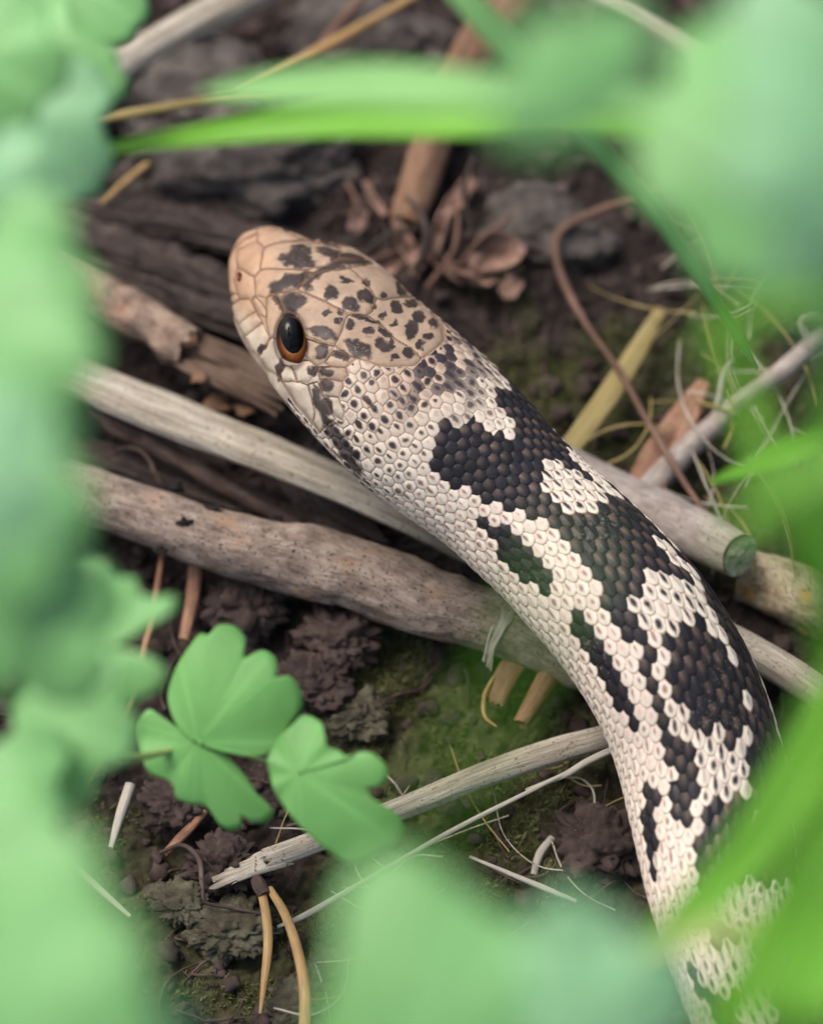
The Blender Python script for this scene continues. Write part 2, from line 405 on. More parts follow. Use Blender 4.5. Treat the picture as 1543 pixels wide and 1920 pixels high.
# ------------------------------------------------------------------ the snake
# stations: left and right edge of the body, centre height, roll of the back, height/width
ST = [
 (444, 453, 448, 447, 26.5, 53, .80), (428, 480, 464, 440, 26.5, 53, .80), (425, 505, 489, 436, 26.6, 53, .79), (424, 545, 524, 436, 26.9, 53, .78), (428, 590, 559, 448, 27.4, 53, .77), (440, 622, 589, 460, 27.9, 53, .76),
 (462, 660, 633, 476, 28.4, 53, .75), (490, 695, 682, 488, 28.8, 53, .75), (520, 732, 726, 511, 29, 53, .75), (553, 772, 762, 545, 29, 52, .75),
 (585, 812, 800, 578, 28.8, 52, .75), (618, 848, 838, 610, 28.4, 51, .76), (655, 884, 877, 644, 27.8, 50, .77), (700, 920, 922, 682, 27, 49, .8),
 (745, 953, 961, 722, 26.2, 47, .84), (795, 988, 1000, 765, 25.4, 45, .88), (845, 1025, 1040, 812, 24.6, 43, .92), (900, 1076, 1088, 860, 23.8, 42, .94),
 (950, 1123, 1140, 905, 23.4, 40, .95), (1000, 1180, 1200, 960, 23.2, 37, .95), (1045, 1232, 1255, 1015, 22.8, 34, .95), (1085, 1285, 1305, 1072, 22, 31, .95),
 (1120, 1340, 1350, 1138, 20.8, 28, .95), (1150, 1398, 1388, 1205, 19.2, 24, .95), (1172, 1458, 1418, 1275, 17.2, 20, .95), (1188, 1520, 1442, 1350, 15.6, 16, .94),
 (1202, 1590, 1460, 1430, 14.4, 13, .93), (1214, 1655, 1470, 1515, 13.6, 10, .92), (1226, 1715, 1480, 1600, 13, 8, .92), (1246, 1780, 1500, 1690, 12.6, 6, .92),
 (1272, 1850, 1528, 1775, 12.2, 5, .92), (1302, 1925, 1558, 1855, 12, 4, .92), (1345, 2010, 1592, 1930, 11.6, 4, .92), (1400, 2110, 1640, 2010, 11.4, 4, .92)]
ST = np.array(ST, float)
SI = catmull(ST, 2400)
Lp, Rp = SI[:, 0:2], SI[:, 2:4]; cpx = (Lp + Rp) / 2
sarc = np.r_[0, np.cumsum(np.linalg.norm(np.diff(cpx, axis=0), axis=1))]
# sample: fine on the head, a little coarser on the trunk
samp = []; v = 0.0
while v < sarc[-1]:
    samp.append(v); v += .45 if v < 8 else (1.15 if v < 420 else 1.75)
samp = np.array(samp)
SI = np.stack([np.interp(samp, sarc, SI[:, c]) for c in range(7)], -1)
# outlines are re-smoothed by the dense interpolation above
ns = len(samp)
Lp, Rp = SI[:, 0:2], SI[:, 2:4]; cpx = (Lp + Rp) / 2
hwpx = np.linalg.norm(Rp - Lp, axis=1) / 2
C0 = np.array([at(cpx[q, 0], cpx[q, 1], SI[q, 4]) for q in range(ns)])
kk = np.array([kz(cpx[q, 0], cpx[q, 1], SI[q, 4]) for q in range(ns)])
sm = lambda A, w_: np.stack([np.convolve(np.pad(A[:, c], w_, mode='edge'), np.ones(2*w_+1)/(2*w_+1), 'valid') for c in range(A.shape[1])], -1)
Ct = sm(C0, 14)
T = np.gradient(Ct, axis=0); T /= np.linalg.norm(T, axis=1)[:, None]
T = sm(T, 10); T /= np.linalg.norm(T, axis=1)[:, None]
# near the snout keep the head's own axis
hd = int(np.searchsorted(samp, 170)); T[:hd] = T[hd]
vw = CAM - C0; vw /= np.linalg.norm(vw, axis=1)[:, None]
T = T - (T * vw).sum(1)[:, None] * vw * .97; T /= np.linalg.norm(T, axis=1)[:, None]
Vp = vw - (vw * T).sum(1)[:, None] * T; Vp /= np.linalg.norm(Vp, axis=1)[:, None]
Rt = np.cross(Vp, T)
prR = np.array([at(*Rp[q], SI[q, 4]) for q in range(ns)]) - C0
sg = np.sign((Rt * prR).sum(1)); Rt *= np.sign(np.median(sg))
phi = np.radians(SI[:, 5]); cph, sph = np.cos(phi)[:, None], np.sin(phi)[:, None]
DO = cph * Vp + sph * Rt                     # towards the back
SD = cph * Rt - sph * Vp                     # towards the animal's right
# angular samples, dense on the back and flanks
half = []; a_ = 0.0
while a_ < math.pi - .02:
    half.append(a_); a_ += .0098 if a_ < 2.05 else .03
half = np.array(half[1:]); th = np.r_[-half[::-1], 0, half]; nth = len(th)
hs = SI[:, 6]
headw = 1 - sstep(330, 520, samp)             # 1 on the head
n_exp = 2.0 + .35 * headw
sn, cs = np.sin(th), np.cos(th)
def ring(i0):
    e = 2.0 / n_exp[:, None]
    a = np.sign(sn)[None] * np.abs(sn)[None] ** e
    b = np.sign(cs)[None] * np.abs(cs)[None] ** e
    b = np.where(b < 0, b * .86, b)
    return a, b * hs[:, None]
ra, rb = ring(0)
ext = ra * np.cos(phi)[:, None] + rb * np.sin(phi)[:, None]
emax, emin = ext.max(1), ext.min(1)
Wd = 2 * hwpx * kk / (emax - emin)
C = C0 - Rt * (Wd * (emax + emin) / 2)[:, None]
PB = C[:, None, :] + Wd[:, None, None] * (ra[..., None] * SD[:, None, :] + rb[..., None] * DO[:, None, :])
def normals(P):
    du = np.gradient(P, axis=0); dv = np.gradient(P, axis=1)
    N = np.cross(du, dv); N /= np.maximum(np.linalg.norm(N, axis=-1), 1e-9)[..., None]
    c = P.mean(1, keepdims=True)
    s_ = np.sign((N * (P - c)).sum(-1, keepdims=True)); s_[s_ == 0] = 1
    return N * s_
NB_ = normals(PB)
tocam = CAM - PB; tocam /= np.linalg.norm(tocam, axis=-1)[..., None]
facing = (NB_ * tocam).sum(-1)
PX = project(PB)
flip = slice(None, None, -1)
useflip = (facing < .10) & (th[None, :] > 0) 
PXe = np.where(useflip[..., None], PX[:, flip], PX)         # the hidden flank repeats the visible one
# arc position around the body, in scale rows
seg = np.linalg.norm(np.diff(PB, axis=1), axis=-1); cum = np.concatenate([np.zeros((ns, 1)), np.cumsum(seg, 1)], 1)
mid_ = nth // 2
arc = cum - cum[:, mid_:mid_+1]; hper = (cum[:, -1] - cum[:, 0]) / 2
om = arc / hper[:, None]
NROW = 35; VL = .76; pitch = 2 * VL / NROW
J = om / pitch
smm = np.r_[0, np.cumsum(np.linalg.norm(np.diff(C, axis=0), axis=1))]
alen = (1.95 - .15 * sstep(330, 480, samp) + .85 * sstep(560, 1050, samp))           # mm per scale along a row
Sc = np.r_[0, np.cumsum(np.diff(smm) / ((alen[1:] + alen[:-1]) / 2))]
SS = np.broadcast_to(Sc[:, None], J.shape)

def c1(pts): return [(380 + x / 3.857, 400 + y / 3.857) for x, y in pts]
def c2(pts): return [(560 + x / 3.086, 600 + y / 3.086) for x, y in pts]
def c3(pts): return [(860 + x / 2.572, 820 + y / 2.572) for x, y in pts]
def c4(pts): return [(1050 + x / 2.866, 1250 + y / 2.866) for x, y in pts]
def inpoly(q, poly):
    x, y = q[..., 0], q[..., 1]; r = np.zeros(x.shape, bool); P = np.asarray(poly)
    bx = (x > P[:, 0].min()) & (x < P[:, 0].max()) & (y > P[:, 1].min()) & (y < P[:, 1].max())
    xi, yi = x[bx], y[bx]; rr = np.zeros(xi.shape, bool)
    for k_ in range(len(P)):
        (x0, y0), (x1, y1) = P[k_ - 1], P[k_]
        if y0 == y1: continue
        m = ((y0 > yi) != (y1 > yi)) & (xi < (x1 - x0) * (yi - y0) / (y1 - y0) + x0)
        rr ^= m
    r[bx] = rr; return r
def dseg(q, a, b):
    a = np.asarray(a); b = np.asarray(b); ab = b - a
    t = np.clip(((q - a) @ ab) / max(ab @ ab, 1e-9), 0, 1)
    return np.linalg.norm(q - a - t[..., None] * ab, axis=-1)
def dline(q, pts, closed=False):
    d = np.full(q.shape[:-1], 1e9); n_ = len(pts)
    for k_ in range(n_ if closed else n_ - 1): d = np.minimum(d, dseg(q, pts[k_], pts[(k_ + 1) % n_]))
    return d

SHIELDS = [c1(p) for p in [
 [(160,440),(180,330),(225,255),(300,190),(400,148),(402,200),(320,228),(252,262),(243,340),(252,392),(238,440),(232,500),(250,580),(190,600),(166,530)],           # rostral
 [(252,262),(320,228),(402,200),(440,242),(424,330),(415,410),(382,452),(310,425),(255,380),(243,330)],                          # internasal
 [(400,120),(470,115),(600,120),(735,190),(620,200),(520,220),(455,246),(440,240),(403,200)],                                     # other internasal
 [(460,248),(520,222),(730,196),(860,215),(1000,260),(985,330),(850,382),(750,410),(640,402),(540,400),(416,411),(426,330)],      # prefrontal
 [(416,414),(540,402),(640,404),(750,412),(725,490),(662,548),(560,570),(495,585),(460,610),(385,592),(380,470)],                 # prefrontal, outer
 [(238,440),(252,392),(310,425),(378,455),(385,592),(345,622),(270,605),(250,580),(232,500)],                                     # nasal
 [(385,596),(430,640),(462,695),(458,765),(420,745),(385,690),(362,630)],                                                         # loreal
 [(470,615),(505,592),(560,660),(590,730),(548,790),(525,890),(490,890),(462,780),(465,690)],                                     # preocular
 [(520,585),(560,570),(610,575),(580,650),(600,720),(590,735),(560,660)],
 [(600,575),(680,556),(820,618),(930,668),(1045,735),(1010,830),(948,948),(860,930),(760,900),(745,830),(700,760),(640,740),(592,690),(575,630)],   # brow
 [(682,553),(790,440),(900,405),(1060,398),(1120,440),(1200,520),(1250,605),(1230,705),(1190,738),(1048,720),(920,655),(800,600)],  # frontal
 [(750,412),(850,382),(985,332),(1240,330),(1250,365),(1150,372),(1060,398),(900,405),(790,440),(682,553),(725,490)],
 [(1060,398),(1150,372),(1260,366),(1360,395),(1410,460),(1460,560),(1540,600),(1310,622),(1252,606),(1200,520),(1120,440)],       # far brow
 [(1048,738),(1192,740),(1280,800),(1400,900),(1500,975),(1585,1045),(1535,1098),(1340,1112),(1230,1082),(1112,1052),(955,965),(950,948),(1012,832)],  # parietal
 [(1192,738),(1232,705),(1254,608),(1310,624),(1540,602),(1640,700),(1730,830),(1740,920),(1660,1000),(1587,1045),(1500,973),(1400,898),(1280,798)],  # far parietal
 [(180,592),(252,585),(275,618),(207,672)], [(205,676),(278,622),(342,622),(386,705),(255,798)], [(255,800),(386,708),(438,792),(300,890)],
 [(300,892),(438,795),(490,892),(470,950),(405,1040),(355,1000)], [(408,1040),(478,925),(502,897),(540,915),(556,985),(592,1085),(548,1175),(470,1130)],
 [(548,1178),(594,1095),(645,1112),(682,1218),(585,1216)], [(580,1220),(690,1216),(762,1232),(806,1440),(800,1520),(700,1400)],
 [(768,1226),(832,1214),(872,1320),(965,1490),(860,1580),(800,1500),(806,1440)],
 [(768,922),(946,962),(885,1082),(838,1102),(756,1040)], [(650,1108),(718,1072),(770,1062),(834,1108),(774,1212),(690,1216)],
 [(890,1080),(945,995),(1112,1052),(1035,1112),(930,1108)], [(845,1110),(1035,1114),(1048,1170),(1010,1215),(850,1190)], [(850,1194),(1010,1216),(1020,1260),(985,1330),(880,1318)],
 [(880,1322),(985,1332),(1030,1440),(1010,1500),(930,1440)],
]]
def headfield(Q):
    """Q (...,2) photo position on the head -> inside?, distance to nearest seam, shield id"""
    sid = np.full(Q.shape[:-1], -1); d = np.full(Q.shape[:-1], 1e9)
    for k_, p in enumerate(SHIELDS):
        sid[inpoly(Q, p) & (sid < 0)] = k_
        d = np.minimum(d, dline(Q, p, True))
    return sid, d

# ---- per-scale pattern, decided at the middle of each scale
W1 = c3([(385,125),(430,112),(500,130),(600,180),(655,190),(690,270),(665,340),(580,375),(520,395),(470,335),(405,230)])
W2 = c3([(870,640),(930,615),(1020,615),(1105,690),(1125,760),(1175,820),(1110,855),(1055,860),(1045,935),(980,915),(890,885),(835,800),(815,740),(850,705)])
W3 = c4([(700,350),(750,335),(795,280),(850,235),(895,300),(895,378),(950,385),(1005,500),(1035,660),(1060,850),(1030,860),(1005,690),(930,695),(830,655),(780,690),(730,625),(718,470)])
W3b = c4([(590,225),(660,210),(695,320),(690,390),(640,400),(610,360)]); W3c = c4([(690,715),(750,715),(755,885),(715,885)])
W3d = c4([(600,830),(700,840),(730,960),(760,1090),(690,1200),(600,1200),(540,1100),(590,960)])
W4 = [(1340,1600),(1380,1640),(1480,1655),(1500,1730),(1400,1760),(1345,1730),(1330,1660)]
W5 = [(1300,1770),(1400,1760),(1450,1810),(1440,1920),(1400,1930),(1380,1860),(1310,1830)]
DOR = c2([(775,600),(850,590),(985,560),(1060,635),(1140,660),(1245,622),(1222,555),(1160,480),(1090,425),(1180,370),(1300,330)]) + \
      [(1010,730),(1060,800),(1130,870),(1240,975),(1340,1090),(1420,1230),(1500,1400),(1540,1640),(1600,1850),(1700,2100),(1440,2100),(1370,1960),(1300,1840),(1290,1800),(1330,1760),(1310,1680)] + \
      c4([(745,1090),(720,960),(700,850),(620,820),(605,600),(585,450),(555,350),(505,200)]) + \
      c3([(900,1150),(890,1070),(850,990),(770,900),(720,830),(690,760),(640,660),(560,580),(480,480),(465,410)]) + c2([(1480,1170),(1340,1112),(1250,1092),(1140,1052),(1020,1003),(950,972),(860,902),(770,830)])
LD = [c3([(45,355),(200,425),(310,480),(355,540),(405,620),(475,700),(430,740),(370,705),(280,665),(195,575),(125,460)]),
      c3([(510,770),(575,830),(640,890),(695,970),(780,1140),(845,1280),(880,1420),(830,1420),(770,1290),(700,1150),(620,1030),(550,900)]),
      c4([(440,600),(515,640),(525,780),(505,900),(525,1100),(475,1060),(445,850)]), c4([(440,200),(480,220),(520,400),(480,400)]), c4([(470,-120),(500,0),(540,180),(560,300),(520,260),(480,120),(440,0)])]
WLINE = [c3([(900,920),(960,1030),(985,1070)]), c3([(940,1085),(1000,1200),(1035,1300)])]
WR = [[(1060,835),(1085,868)], [(1090,872),(1118,900),(1150,925)], c3([(955,480),(1110,640),(1190,830),(1265,960),(1340,1090)]), c4([(985,90),(1005,280),(1000,380)])]

rowj = np.round(J); bestH = np.full(J.shape, -9.); best2 = np.full(J.shape, -9.)
bi = np.zeros(J.shape, int); bj = np.zeros(J.shape, int); bdx = np.zeros(J.shape); bdy = np.zeros(J.shape); bR = np.ones(J.shape)
body_w = sstep(430, 640, samp)[:, None]                       # 0 granular head scales -> 1 overlapping trunk scales
JMAX = (NROW - 1) // 2
for dj in (-1, 0, 1):
    jc = rowj + dj; odd = np.mod(jc, 2) * .5
    ic0 = np.round(SS - odd)
    for di in (-1, 0, 1):
        ic = ic0 + di
        jit = (1 - body_w) * .32 + .05
        ox = (_h(ic, jc, ic * 0, 31) - .5) * jit; oy = (_h(ic, jc, ic * 0, 37) - .5) * jit
        dx = SS - (ic + odd + ox); dy = J - (jc + oy)
        lx = .80 * (1 - body_w) + .74 * body_w; ly = .84 * (1 - body_w) + .78 * body_w
        pe = 2.0 - .25 * body_w
        r2 = np.abs(dx / lx) ** pe + np.abs(dy / ly) ** pe
        hgt = (.10 + .75 * body_w) * dx + (1.0 - .35 * body_w) * (1 - r2) - 6 * np.maximum(r2 - 1, 0)
        hgt = hgt - 8 * (np.abs(jc) > JMAX)
        m = hgt > bestH
        best2 = np.where(m, bestH, np.maximum(best2, hgt))
        bestH = np.where(m, hgt, bestH); bi = np.where(m, ic, bi).astype(int); bj = np.where(m, jc, bj).astype(int)
        bdx = np.where(m, dx, bdx); bdy = np.where(m, dy, bdy); bR = np.where(m, r2, bR)
margin = bestH - best2
# belly scutes
vent = np.abs(om) > VL
vi = np.floor(SS * .9); vf = SS * .9 - vi
# centre position of every scale in the photo frame
ic_all = bi + np.mod(bj, 2) * .5
si = np.clip(np.interp(ic_all.ravel(), Sc, np.arange(ns)), 0, ns - 1).astype(int).reshape(J.shape)
OMc = bj * pitch
# column index for that arc fraction (table per row is monotone; use a mean table)
col = np.empty(J.shape, int)
omean = om[::40]
for q in range(ns):
    col[q] = np.clip(np.searchsorted(om[q], OMc[q]), 0, nth - 1)
QC = PXe[si, col]
ucode = bi * 100 + bj + 50
rnd = _h(bi, bj, bi * 0, 77); rnd2 = _h(bi, bj, bi * 0, 78)
wob = np.stack([rnd - .5, rnd2 - .5], -1) * 6
QW = QC + wob
dors = inpoly(QW, DOR)
for p in (W1, W2, W3, W3b, W3c, W3d, W4, W5): dors &= ~inpoly(QW, p)
for l_ in WLINE: dors &= ~(dline(QC, l_) < 8)
for l_ in WR: dors &= ~(dline(QC, l_) < 7)
# pale line low on the far flank
farflank = (OMc > .46) & (QC[..., 0] > 1020); dors &= ~(farflank & (rnd < .8))
lat = np.zeros(J.shape, bool)
for p in LD: lat |= inpoly(QC, p)
dark = (dors | lat) & (np.abs(bj) <= JMAX)
patch = np.zeros(J.shape, bool)
for p in (W1, W2, W3, W3b, W4, W5): patch |= inpoly(QW, p)

col_cream = np.array(srgb(232, 220, 203)); col_pink = np.array(srgb(228, 200, 188)); col_dark = np.array(srgb(34, 34, 40)); col_seam = np.array(srgb(92, 72, 58))
def mixc(a, b, t): return a * (1 - t[..., None]) + b * t[..., None]
CO = np.broadcast_to(col_cream, J.shape + (3,)).copy()
CO *= (.92 + .14 * rnd)[..., None]
CO = mixc(CO, np.array(srgb(192, 168, 148)), (1 - body_w) * np.clip(sstep(.62, .1, np.abs(OMc)) * .8 + .25 - .5 * sstep(430, 560, samp)[:, None], 0, 1))
nP = fbm(PB * .55, 3, 3)
# pinkish mid scales on the flank band
flank = sstep(250, 0, dline(QC, c3([(150,330),(420,520),(620,760),(800,1050),(960,1450)]) + c4([(560,700),(600,1000)]))) * sstep(.0, .3, body_w + 0 * J)
CO = mixc(CO, col_pink, flank * (.25 + .6 * rnd2) * sstep(.5, .1, bR))
# spots at scale middles
rnd3 = _h(bi, bj, bi * 0, 79); ani = .72 + .62 * rnd3; nQ = fbm(PB * 1.25, 23, 3)
spot_r = np.hypot((bdx + .04 - .18 * body_w + .14 * (rnd3 - .5)) / (.36 + .06 * body_w) / ani, (bdy + .14 * (rnd - .5)) * ani / (.33 - .07 * body_w))
ssz = np.where(patch, 1.15, .5 + .45 * rnd)
topn = (1 - body_w) * sstep(500, 250, np.abs(QC[..., 0] - 900) + np.abs(QC[..., 1] - 680))
ssz = np.where(patch, ssz, ssz + (1 - body_w) * (.32 + .45 * sstep(.35, .0, np.abs(OMc)) ) * (rnd2 > .15))
ssz = np.where((np.abs(OMc) > .55) & (body_w > .3), ssz * .7, ssz)
spc = np.array(srgb(64, 48, 46)); spc2 = np.array(srgb(38, 36, 48))
spc = np.where((body_w > .5)[..., None] & ~patch[..., None], np.array(srgb(104, 74, 62)), spc)
spcol = mixc(np.broadcast_to(spc, CO.shape), spc2, np.where(patch, .9, (1 - body_w) * rnd2 * .9))
spot = sstep(ssz * 1.08, ssz * (.5 - .25 * body_w), spot_r + .18 * nP + .28 * nQ) * np.where(rnd > .12, 1, .3) * (.75 + .25 * np.maximum(1 - body_w, patch))
CO = mixc(CO, spcol, spot)
# the nape: many scales nearly all dark
nape = (1 - body_w[:, 0])[:, None] * sstep(.40, .05, np.abs(OMc)) * sstep(300, 420, samp)[:, None] * (rnd > .45)
CO = mixc(CO, np.array(srgb(52, 48, 56)), nape * sstep(.8, .45, bR))
# dark scales, browner in their middles along the back
DK = np.broadcast_to(col_dark, CO.shape).copy() * (.8 + .5 * rnd)[..., None]
brown = np.array(srgb(132, 108, 94))
backmid = .6 * sstep(.42, .12, np.abs(OMc)) * (rnd2 > .3) * sstep(.62, .2, np.hypot((bdx + .1) / 1.05, bdy / .85)) * (.25 + .5 * rnd)
DK = mixc(DK, brown, backmid)
CO = np.where(dark[..., None], DK, CO)
# seams
seam = np.maximum(sstep(.16, .03, margin), sstep(.84, 1.0, bR) * body_w)
seamc = np.where(dark[..., None], np.array(srgb(24, 22, 24)), mixc(np.broadcast_to(col_seam, CO.shape), np.array(srgb(150, 118, 90)), body_w + 0 * J))
CO = mixc(CO, seamc, seam * .85)
H = .26 * np.clip(bestH, -.5, 1.4) * (1.0 + .15 * body_w)
H = H - .14 * sstep(.12, 0, margin)
keel = np.exp(-(bdy / .10) ** 2) * sstep(.75, .3, np.abs(bdx)) * body_w * (np.abs(OMc) < .55)
H = H + .05 * keel
# belly
vcol = np.array(srgb(226, 220, 206)); Hv = .22 * vf * body_w + .10
CO = np.where(vent[..., None], vcol * (.95 - .25 * sstep(.9, 1, vf))[..., None], CO); H = np.where(vent, Hv, H)

# ---- head shields
hz = samp < 470; nh = int(hz.sum())
Qh = PXe[:nh]; wq = Qh + np.stack([fbm(PB[:nh] * .5, 51, 2), fbm(PB[:nh] * .5, 61, 2)], -1) * 2.2
sid, sdist = headfield(wq)
ish = sid >= 0
tan = np.array(srgb(172, 148, 126)); tan2 = np.array(srgb(178, 146, 120)); face = np.array(srgb(200, 186, 168))
HC = np.broadcast_to(tan, Qh.shape[:-1] + (3,)).copy()
snout = sstep(560, 470, Qh[..., 0] + .15 * (Qh[..., 1] - 500)); HC = mixc(HC, tan2, snout)
lowf = sstep(-25, 45, (Qh[..., 1] - 600) - .78 * (Qh[..., 0] - 478)); HC = mixc(HC, face, lowf)
HC *= (1 + .16 * fbm(PB[:nh] * .45, 9, 4) - .10 * sstep(.1, .7, fbm(PB[:nh] * 1.6, 19, 3)) + .16 * (_h(sid, sid * 0, sid * 0, 3) - .5))[..., None]
ink = np.zeros(sid.shape)
warp = wq + np.stack([fbm(PB[:nh] * 1.1, 81, 3), fbm(PB[:nh] * 1.1, 91, 3)], -1) * 4.5
SPOTS = [(720,275,85,55,0),(600,340,60,42,10),(690,345,130,55,10),(890,720,34,26,0),(1000,715,32,26,0),(980,780,32,32,0),(870,865,100,42,12),(920,578,54,58,20),
 (1182,512,32,32,0),(1045,490,64,22,15),(1170,605,62,48,25),(1072,662,74,48,15),(1305,585,24,22,0),(1240,675,22,24,0),(1300,740,32,30,0),(1400,690,42,50,-30),
 (1190,768,115,20,20),(1075,810,36,38,0),(1195,865,50,40,0),(1325,870,62,34,35),(1382,800,36,30,0),(1295,960,66,46,30),(1362,945,24,36,0),(1120,975,125,55,28),
 (1505,660,46,42,0),(1500,850,44,78,10),(1490,1020,40,44,0),(1392,1040,34,24,0),(1430,540,36,70,-20),(1560,760,40,60,20),(1620,900,50,30,20),(1570,960,30,40,0),(1660,800,36,44,0),
 (430,985,26,42,35),(860,1000,50,70,20),(1010,1030,70,30,10),(560,1120,26,55,15),(575,1190,26,40,0),(800,1140,40,40,0),(900,1150,60,36,10),(900,1250,55,50,0),(820,1340,26,90,-10),(910,1400,45,70,-20),(215,655,12,14,0),
 (1100,330,150,34,10),(930,300,110,40,15)]
for (x, y, rx, ry, an) in SPOTS:
    cx, cy = c1([(x, y)])[0]; rx /= 3.857; ry /= 3.857; a_ = math.radians(an)
    d = warp - np.array([cx, cy]); u = (d[..., 0] * math.cos(a_) + d[..., 1] * math.sin(a_)) / rx; v_ = (-d[..., 0] * math.sin(a_) + d[..., 1] * math.cos(a_)) / ry
    ink = np.maximum(ink, sstep(1.15, .8, np.hypot(u, v_)))
INKP = [c1(p) for p in [[(500,520),(600,440),(735,420),(800,450),(720,500),(690,545),(560,570),(488,580)], [(700,530),(790,440),(860,390),(960,340),(1080,310),(1230,335),(1235,362),(1080,380),(970,395),(905,430),(800,480),(790,560),(740,560)],
 [(600,585),(735,585),(745,640),(695,700),(690,740),(655,750),(600,700),(575,640)], [(500,600),(560,580),(600,700),(590,740),(560,690)]]] + [[(586,712),(600,728),(614,775),(640,808),(672,850),(683,890),(668,888),(640,855),(612,806),(596,765)]]
for p in INKP:
    dl = dline(warp, p, True); ins = inpoly(warp, p); ink = np.maximum(ink, np.where(ins, sstep(-3, 3, dl), sstep(3.5, -1, dl)))
inkc = mixc(np.broadcast_to(np.array(srgb(24, 22, 28)), HC.shape), np.array(srgb(74, 62, 68)), .4 * sstep(-.2, .6, fbm(PB[:nh] * .8, 15, 2)))
HC = mixc(HC, inkc, ink * .92)
HC = mixc(HC, np.array(srgb(104, 78, 62)), sstep(2.2, .8, sdist) * .75)
# nostril
ncx, ncy = c1([(268, 462)])[0]; dn = np.hypot((Qh[..., 0] - ncx) / 6.5, (Qh[..., 1] - ncy) / 10.5)
HC = mixc(HC, np.array(srgb(92, 26, 20)), sstep(1.1, .8, dn))
Hs = .34 * (1 - np.exp(-sdist / 5.0)) - .10 - .9 * sstep(1.05, .3, dn)
# mouth line
mouth = [(433,618),(450,648),(482,690),(515,733),(548,772),(590,820),(640,872),(680,905)]
dm = dline(Qh, mouth)
mx_ = np.array(mouth); dmsgn = Qh[..., 1] - np.interp(Qh[..., 0], mx_[:, 0], mx_[:, 1]); dmsgn = np.where((Qh[..., 0] > 690) | (Qh[..., 1] < 610), -1, dmsgn)
# eye socket
ex, ey = c1([(650, 920)])[0]; ea = math.radians(-8)
de = Qh - np.array([ex, ey]); eu = (de[..., 0] * math.cos(ea) + de[..., 1] * math.sin(ea)) / 29.; ev = (-de[..., 0] * math.sin(ea) + de[..., 1] * math.cos(ea)) / 47.
er = np.hypot(eu, ev)
chin = (dmsgn > 0) | (vent[:nh] & (samp[:nh, None] < 330))
fore = ((Qh[..., 0] * .72 + Qh[..., 1] * .69) < 905) & ~vent[:nh]                # in front of the cheek scales
onhead = ish | (er < 1.3) | (sdist < 3.2) | chin | fore
HC = np.where((chin & ~ish)[..., None], np.array(srgb(214, 202, 184)), HC)
CO[:nh] = np.where(onhead[..., None], HC, CO[:nh]); H[:nh] = np.where(onhead, np.where(ish, Hs, .14), H[:nh])
lx_ = ~onhead & (ink > 0)
CO[:nh] = np.where(lx_[..., None], mixc(CO[:nh], inkc, ink * .9), CO[:nh])
rim = np.exp(-((er - 1.08) / .10) ** 2)
CO[:nh] = mixc(CO[:nh], np.array(srgb(58, 46, 40)), .7 * rim)
H[:nh] += .22 * rim - 3.2 * sstep(1.02, .8, er)
H[:nh] -= .25 * np.exp(-(dm / 3.0) ** 2); CO[:nh] = mixc(CO[:nh], np.array(srgb(70, 56, 46)), .5 * np.exp(-(dm / 2.2) ** 2))
# brow ridge stands over the eye
brow = c1([(575,620),(600,700),(660,760),(720,790),(755,880),(800,915)])
H[:nh] += .55 * np.exp(-(dline(Qh, brow) / 9.) ** 2) * (er > 1.0)
H *= np.clip(Wd / 4.0, .05, 1)[:, None]
P = PB + NB_ * H[..., None]
P[0] = P[0].mean(0)
dust = sstep(.50, .62, vnoise(PB * 4.2, 401)) * sstep(-.1, .5, fbm(PB * .12, 402, 2)) * (NB_[..., 2] > .2)
CO = mixc(CO, np.array(srgb(170, 158, 140)), .28 * dust)
CO = np.clip(CO, 0.006, .9)
# the rest of the snake, out of the picture, lying in the grass and tapering to the tail
V = P.reshape(-1, 3); i = np.arange(ns - 1)[:, None] * nth; j = np.arange(nth)[None, :]
F = np.stack([i + j, i + (j + 1) % nth, i + nth + (j + 1) % nth, i + nth + j], -1).reshape(-1, 4)
colr = np.concatenate([CO.reshape(-1, 3), np.ones((ns * nth, 1))], 1)
Cend = C[-1]; tl_dir = T[-1]; Wend = Wd[-1]
tp = [Cend, Cend + tl_dir * 40 + [6, 0, -2], Cend + [70, -90, -2], Cend + [170, -120, -3], Cend + [260, -60, -4], Cend + [330, 40, -6], Cend + [300, 150, -8], Cend + [350, 250, -9], Cend + [450, 290, -10.5]]
TPc = catmull(np.array(tp), 260)
lt = np.linspace(0, 1, 260); rt_ = Wend * (1 - .92 * sstep(.25, 1.05, lt))
step_t = 44
idx = np.unique(np.r_[np.linspace(0, nth, step_t, endpoint=False).astype(int)])
Tt = np.gradient(TPc, axis=0); Tt /= np.linalg.norm(Tt, axis=1)[:, None]
up_ = np.array([0, 0, 1.]); SDt = np.cross(Tt, up_); SDt /= np.linalg.norm(SDt, axis=1)[:, None]
if (SDt[0] * SD[-1]).sum() < 0: SDt = -SDt
DOt = np.cross(SDt, Tt); DOt *= np.sign(DOt[:, 2:3])
ttv = np.linspace(-np.pi, np.pi, 64, endpoint=False)
VT = TPc[:, None] + rt_[:, None, None] * (np.sin(ttv)[None, :, None] * SDt[:, None] + .92 * np.cos(ttv)[None, :, None] * DOt[:, None])
ltm = np.r_[0, np.cumsum(np.linalg.norm(np.diff(TPc, axis=0), axis=1))]
sad = np.cos(ltm[:, None] / 28 * 6.28) + .8 * np.cos(ttv)[None] + .5 * fbm(VT * .12, 6, 3)
ct = np.where((sad > .55)[..., None], col_dark, col_cream * .9); ct = np.where((np.abs(ttv) > 2.3)[None, :, None], vcol, ct)
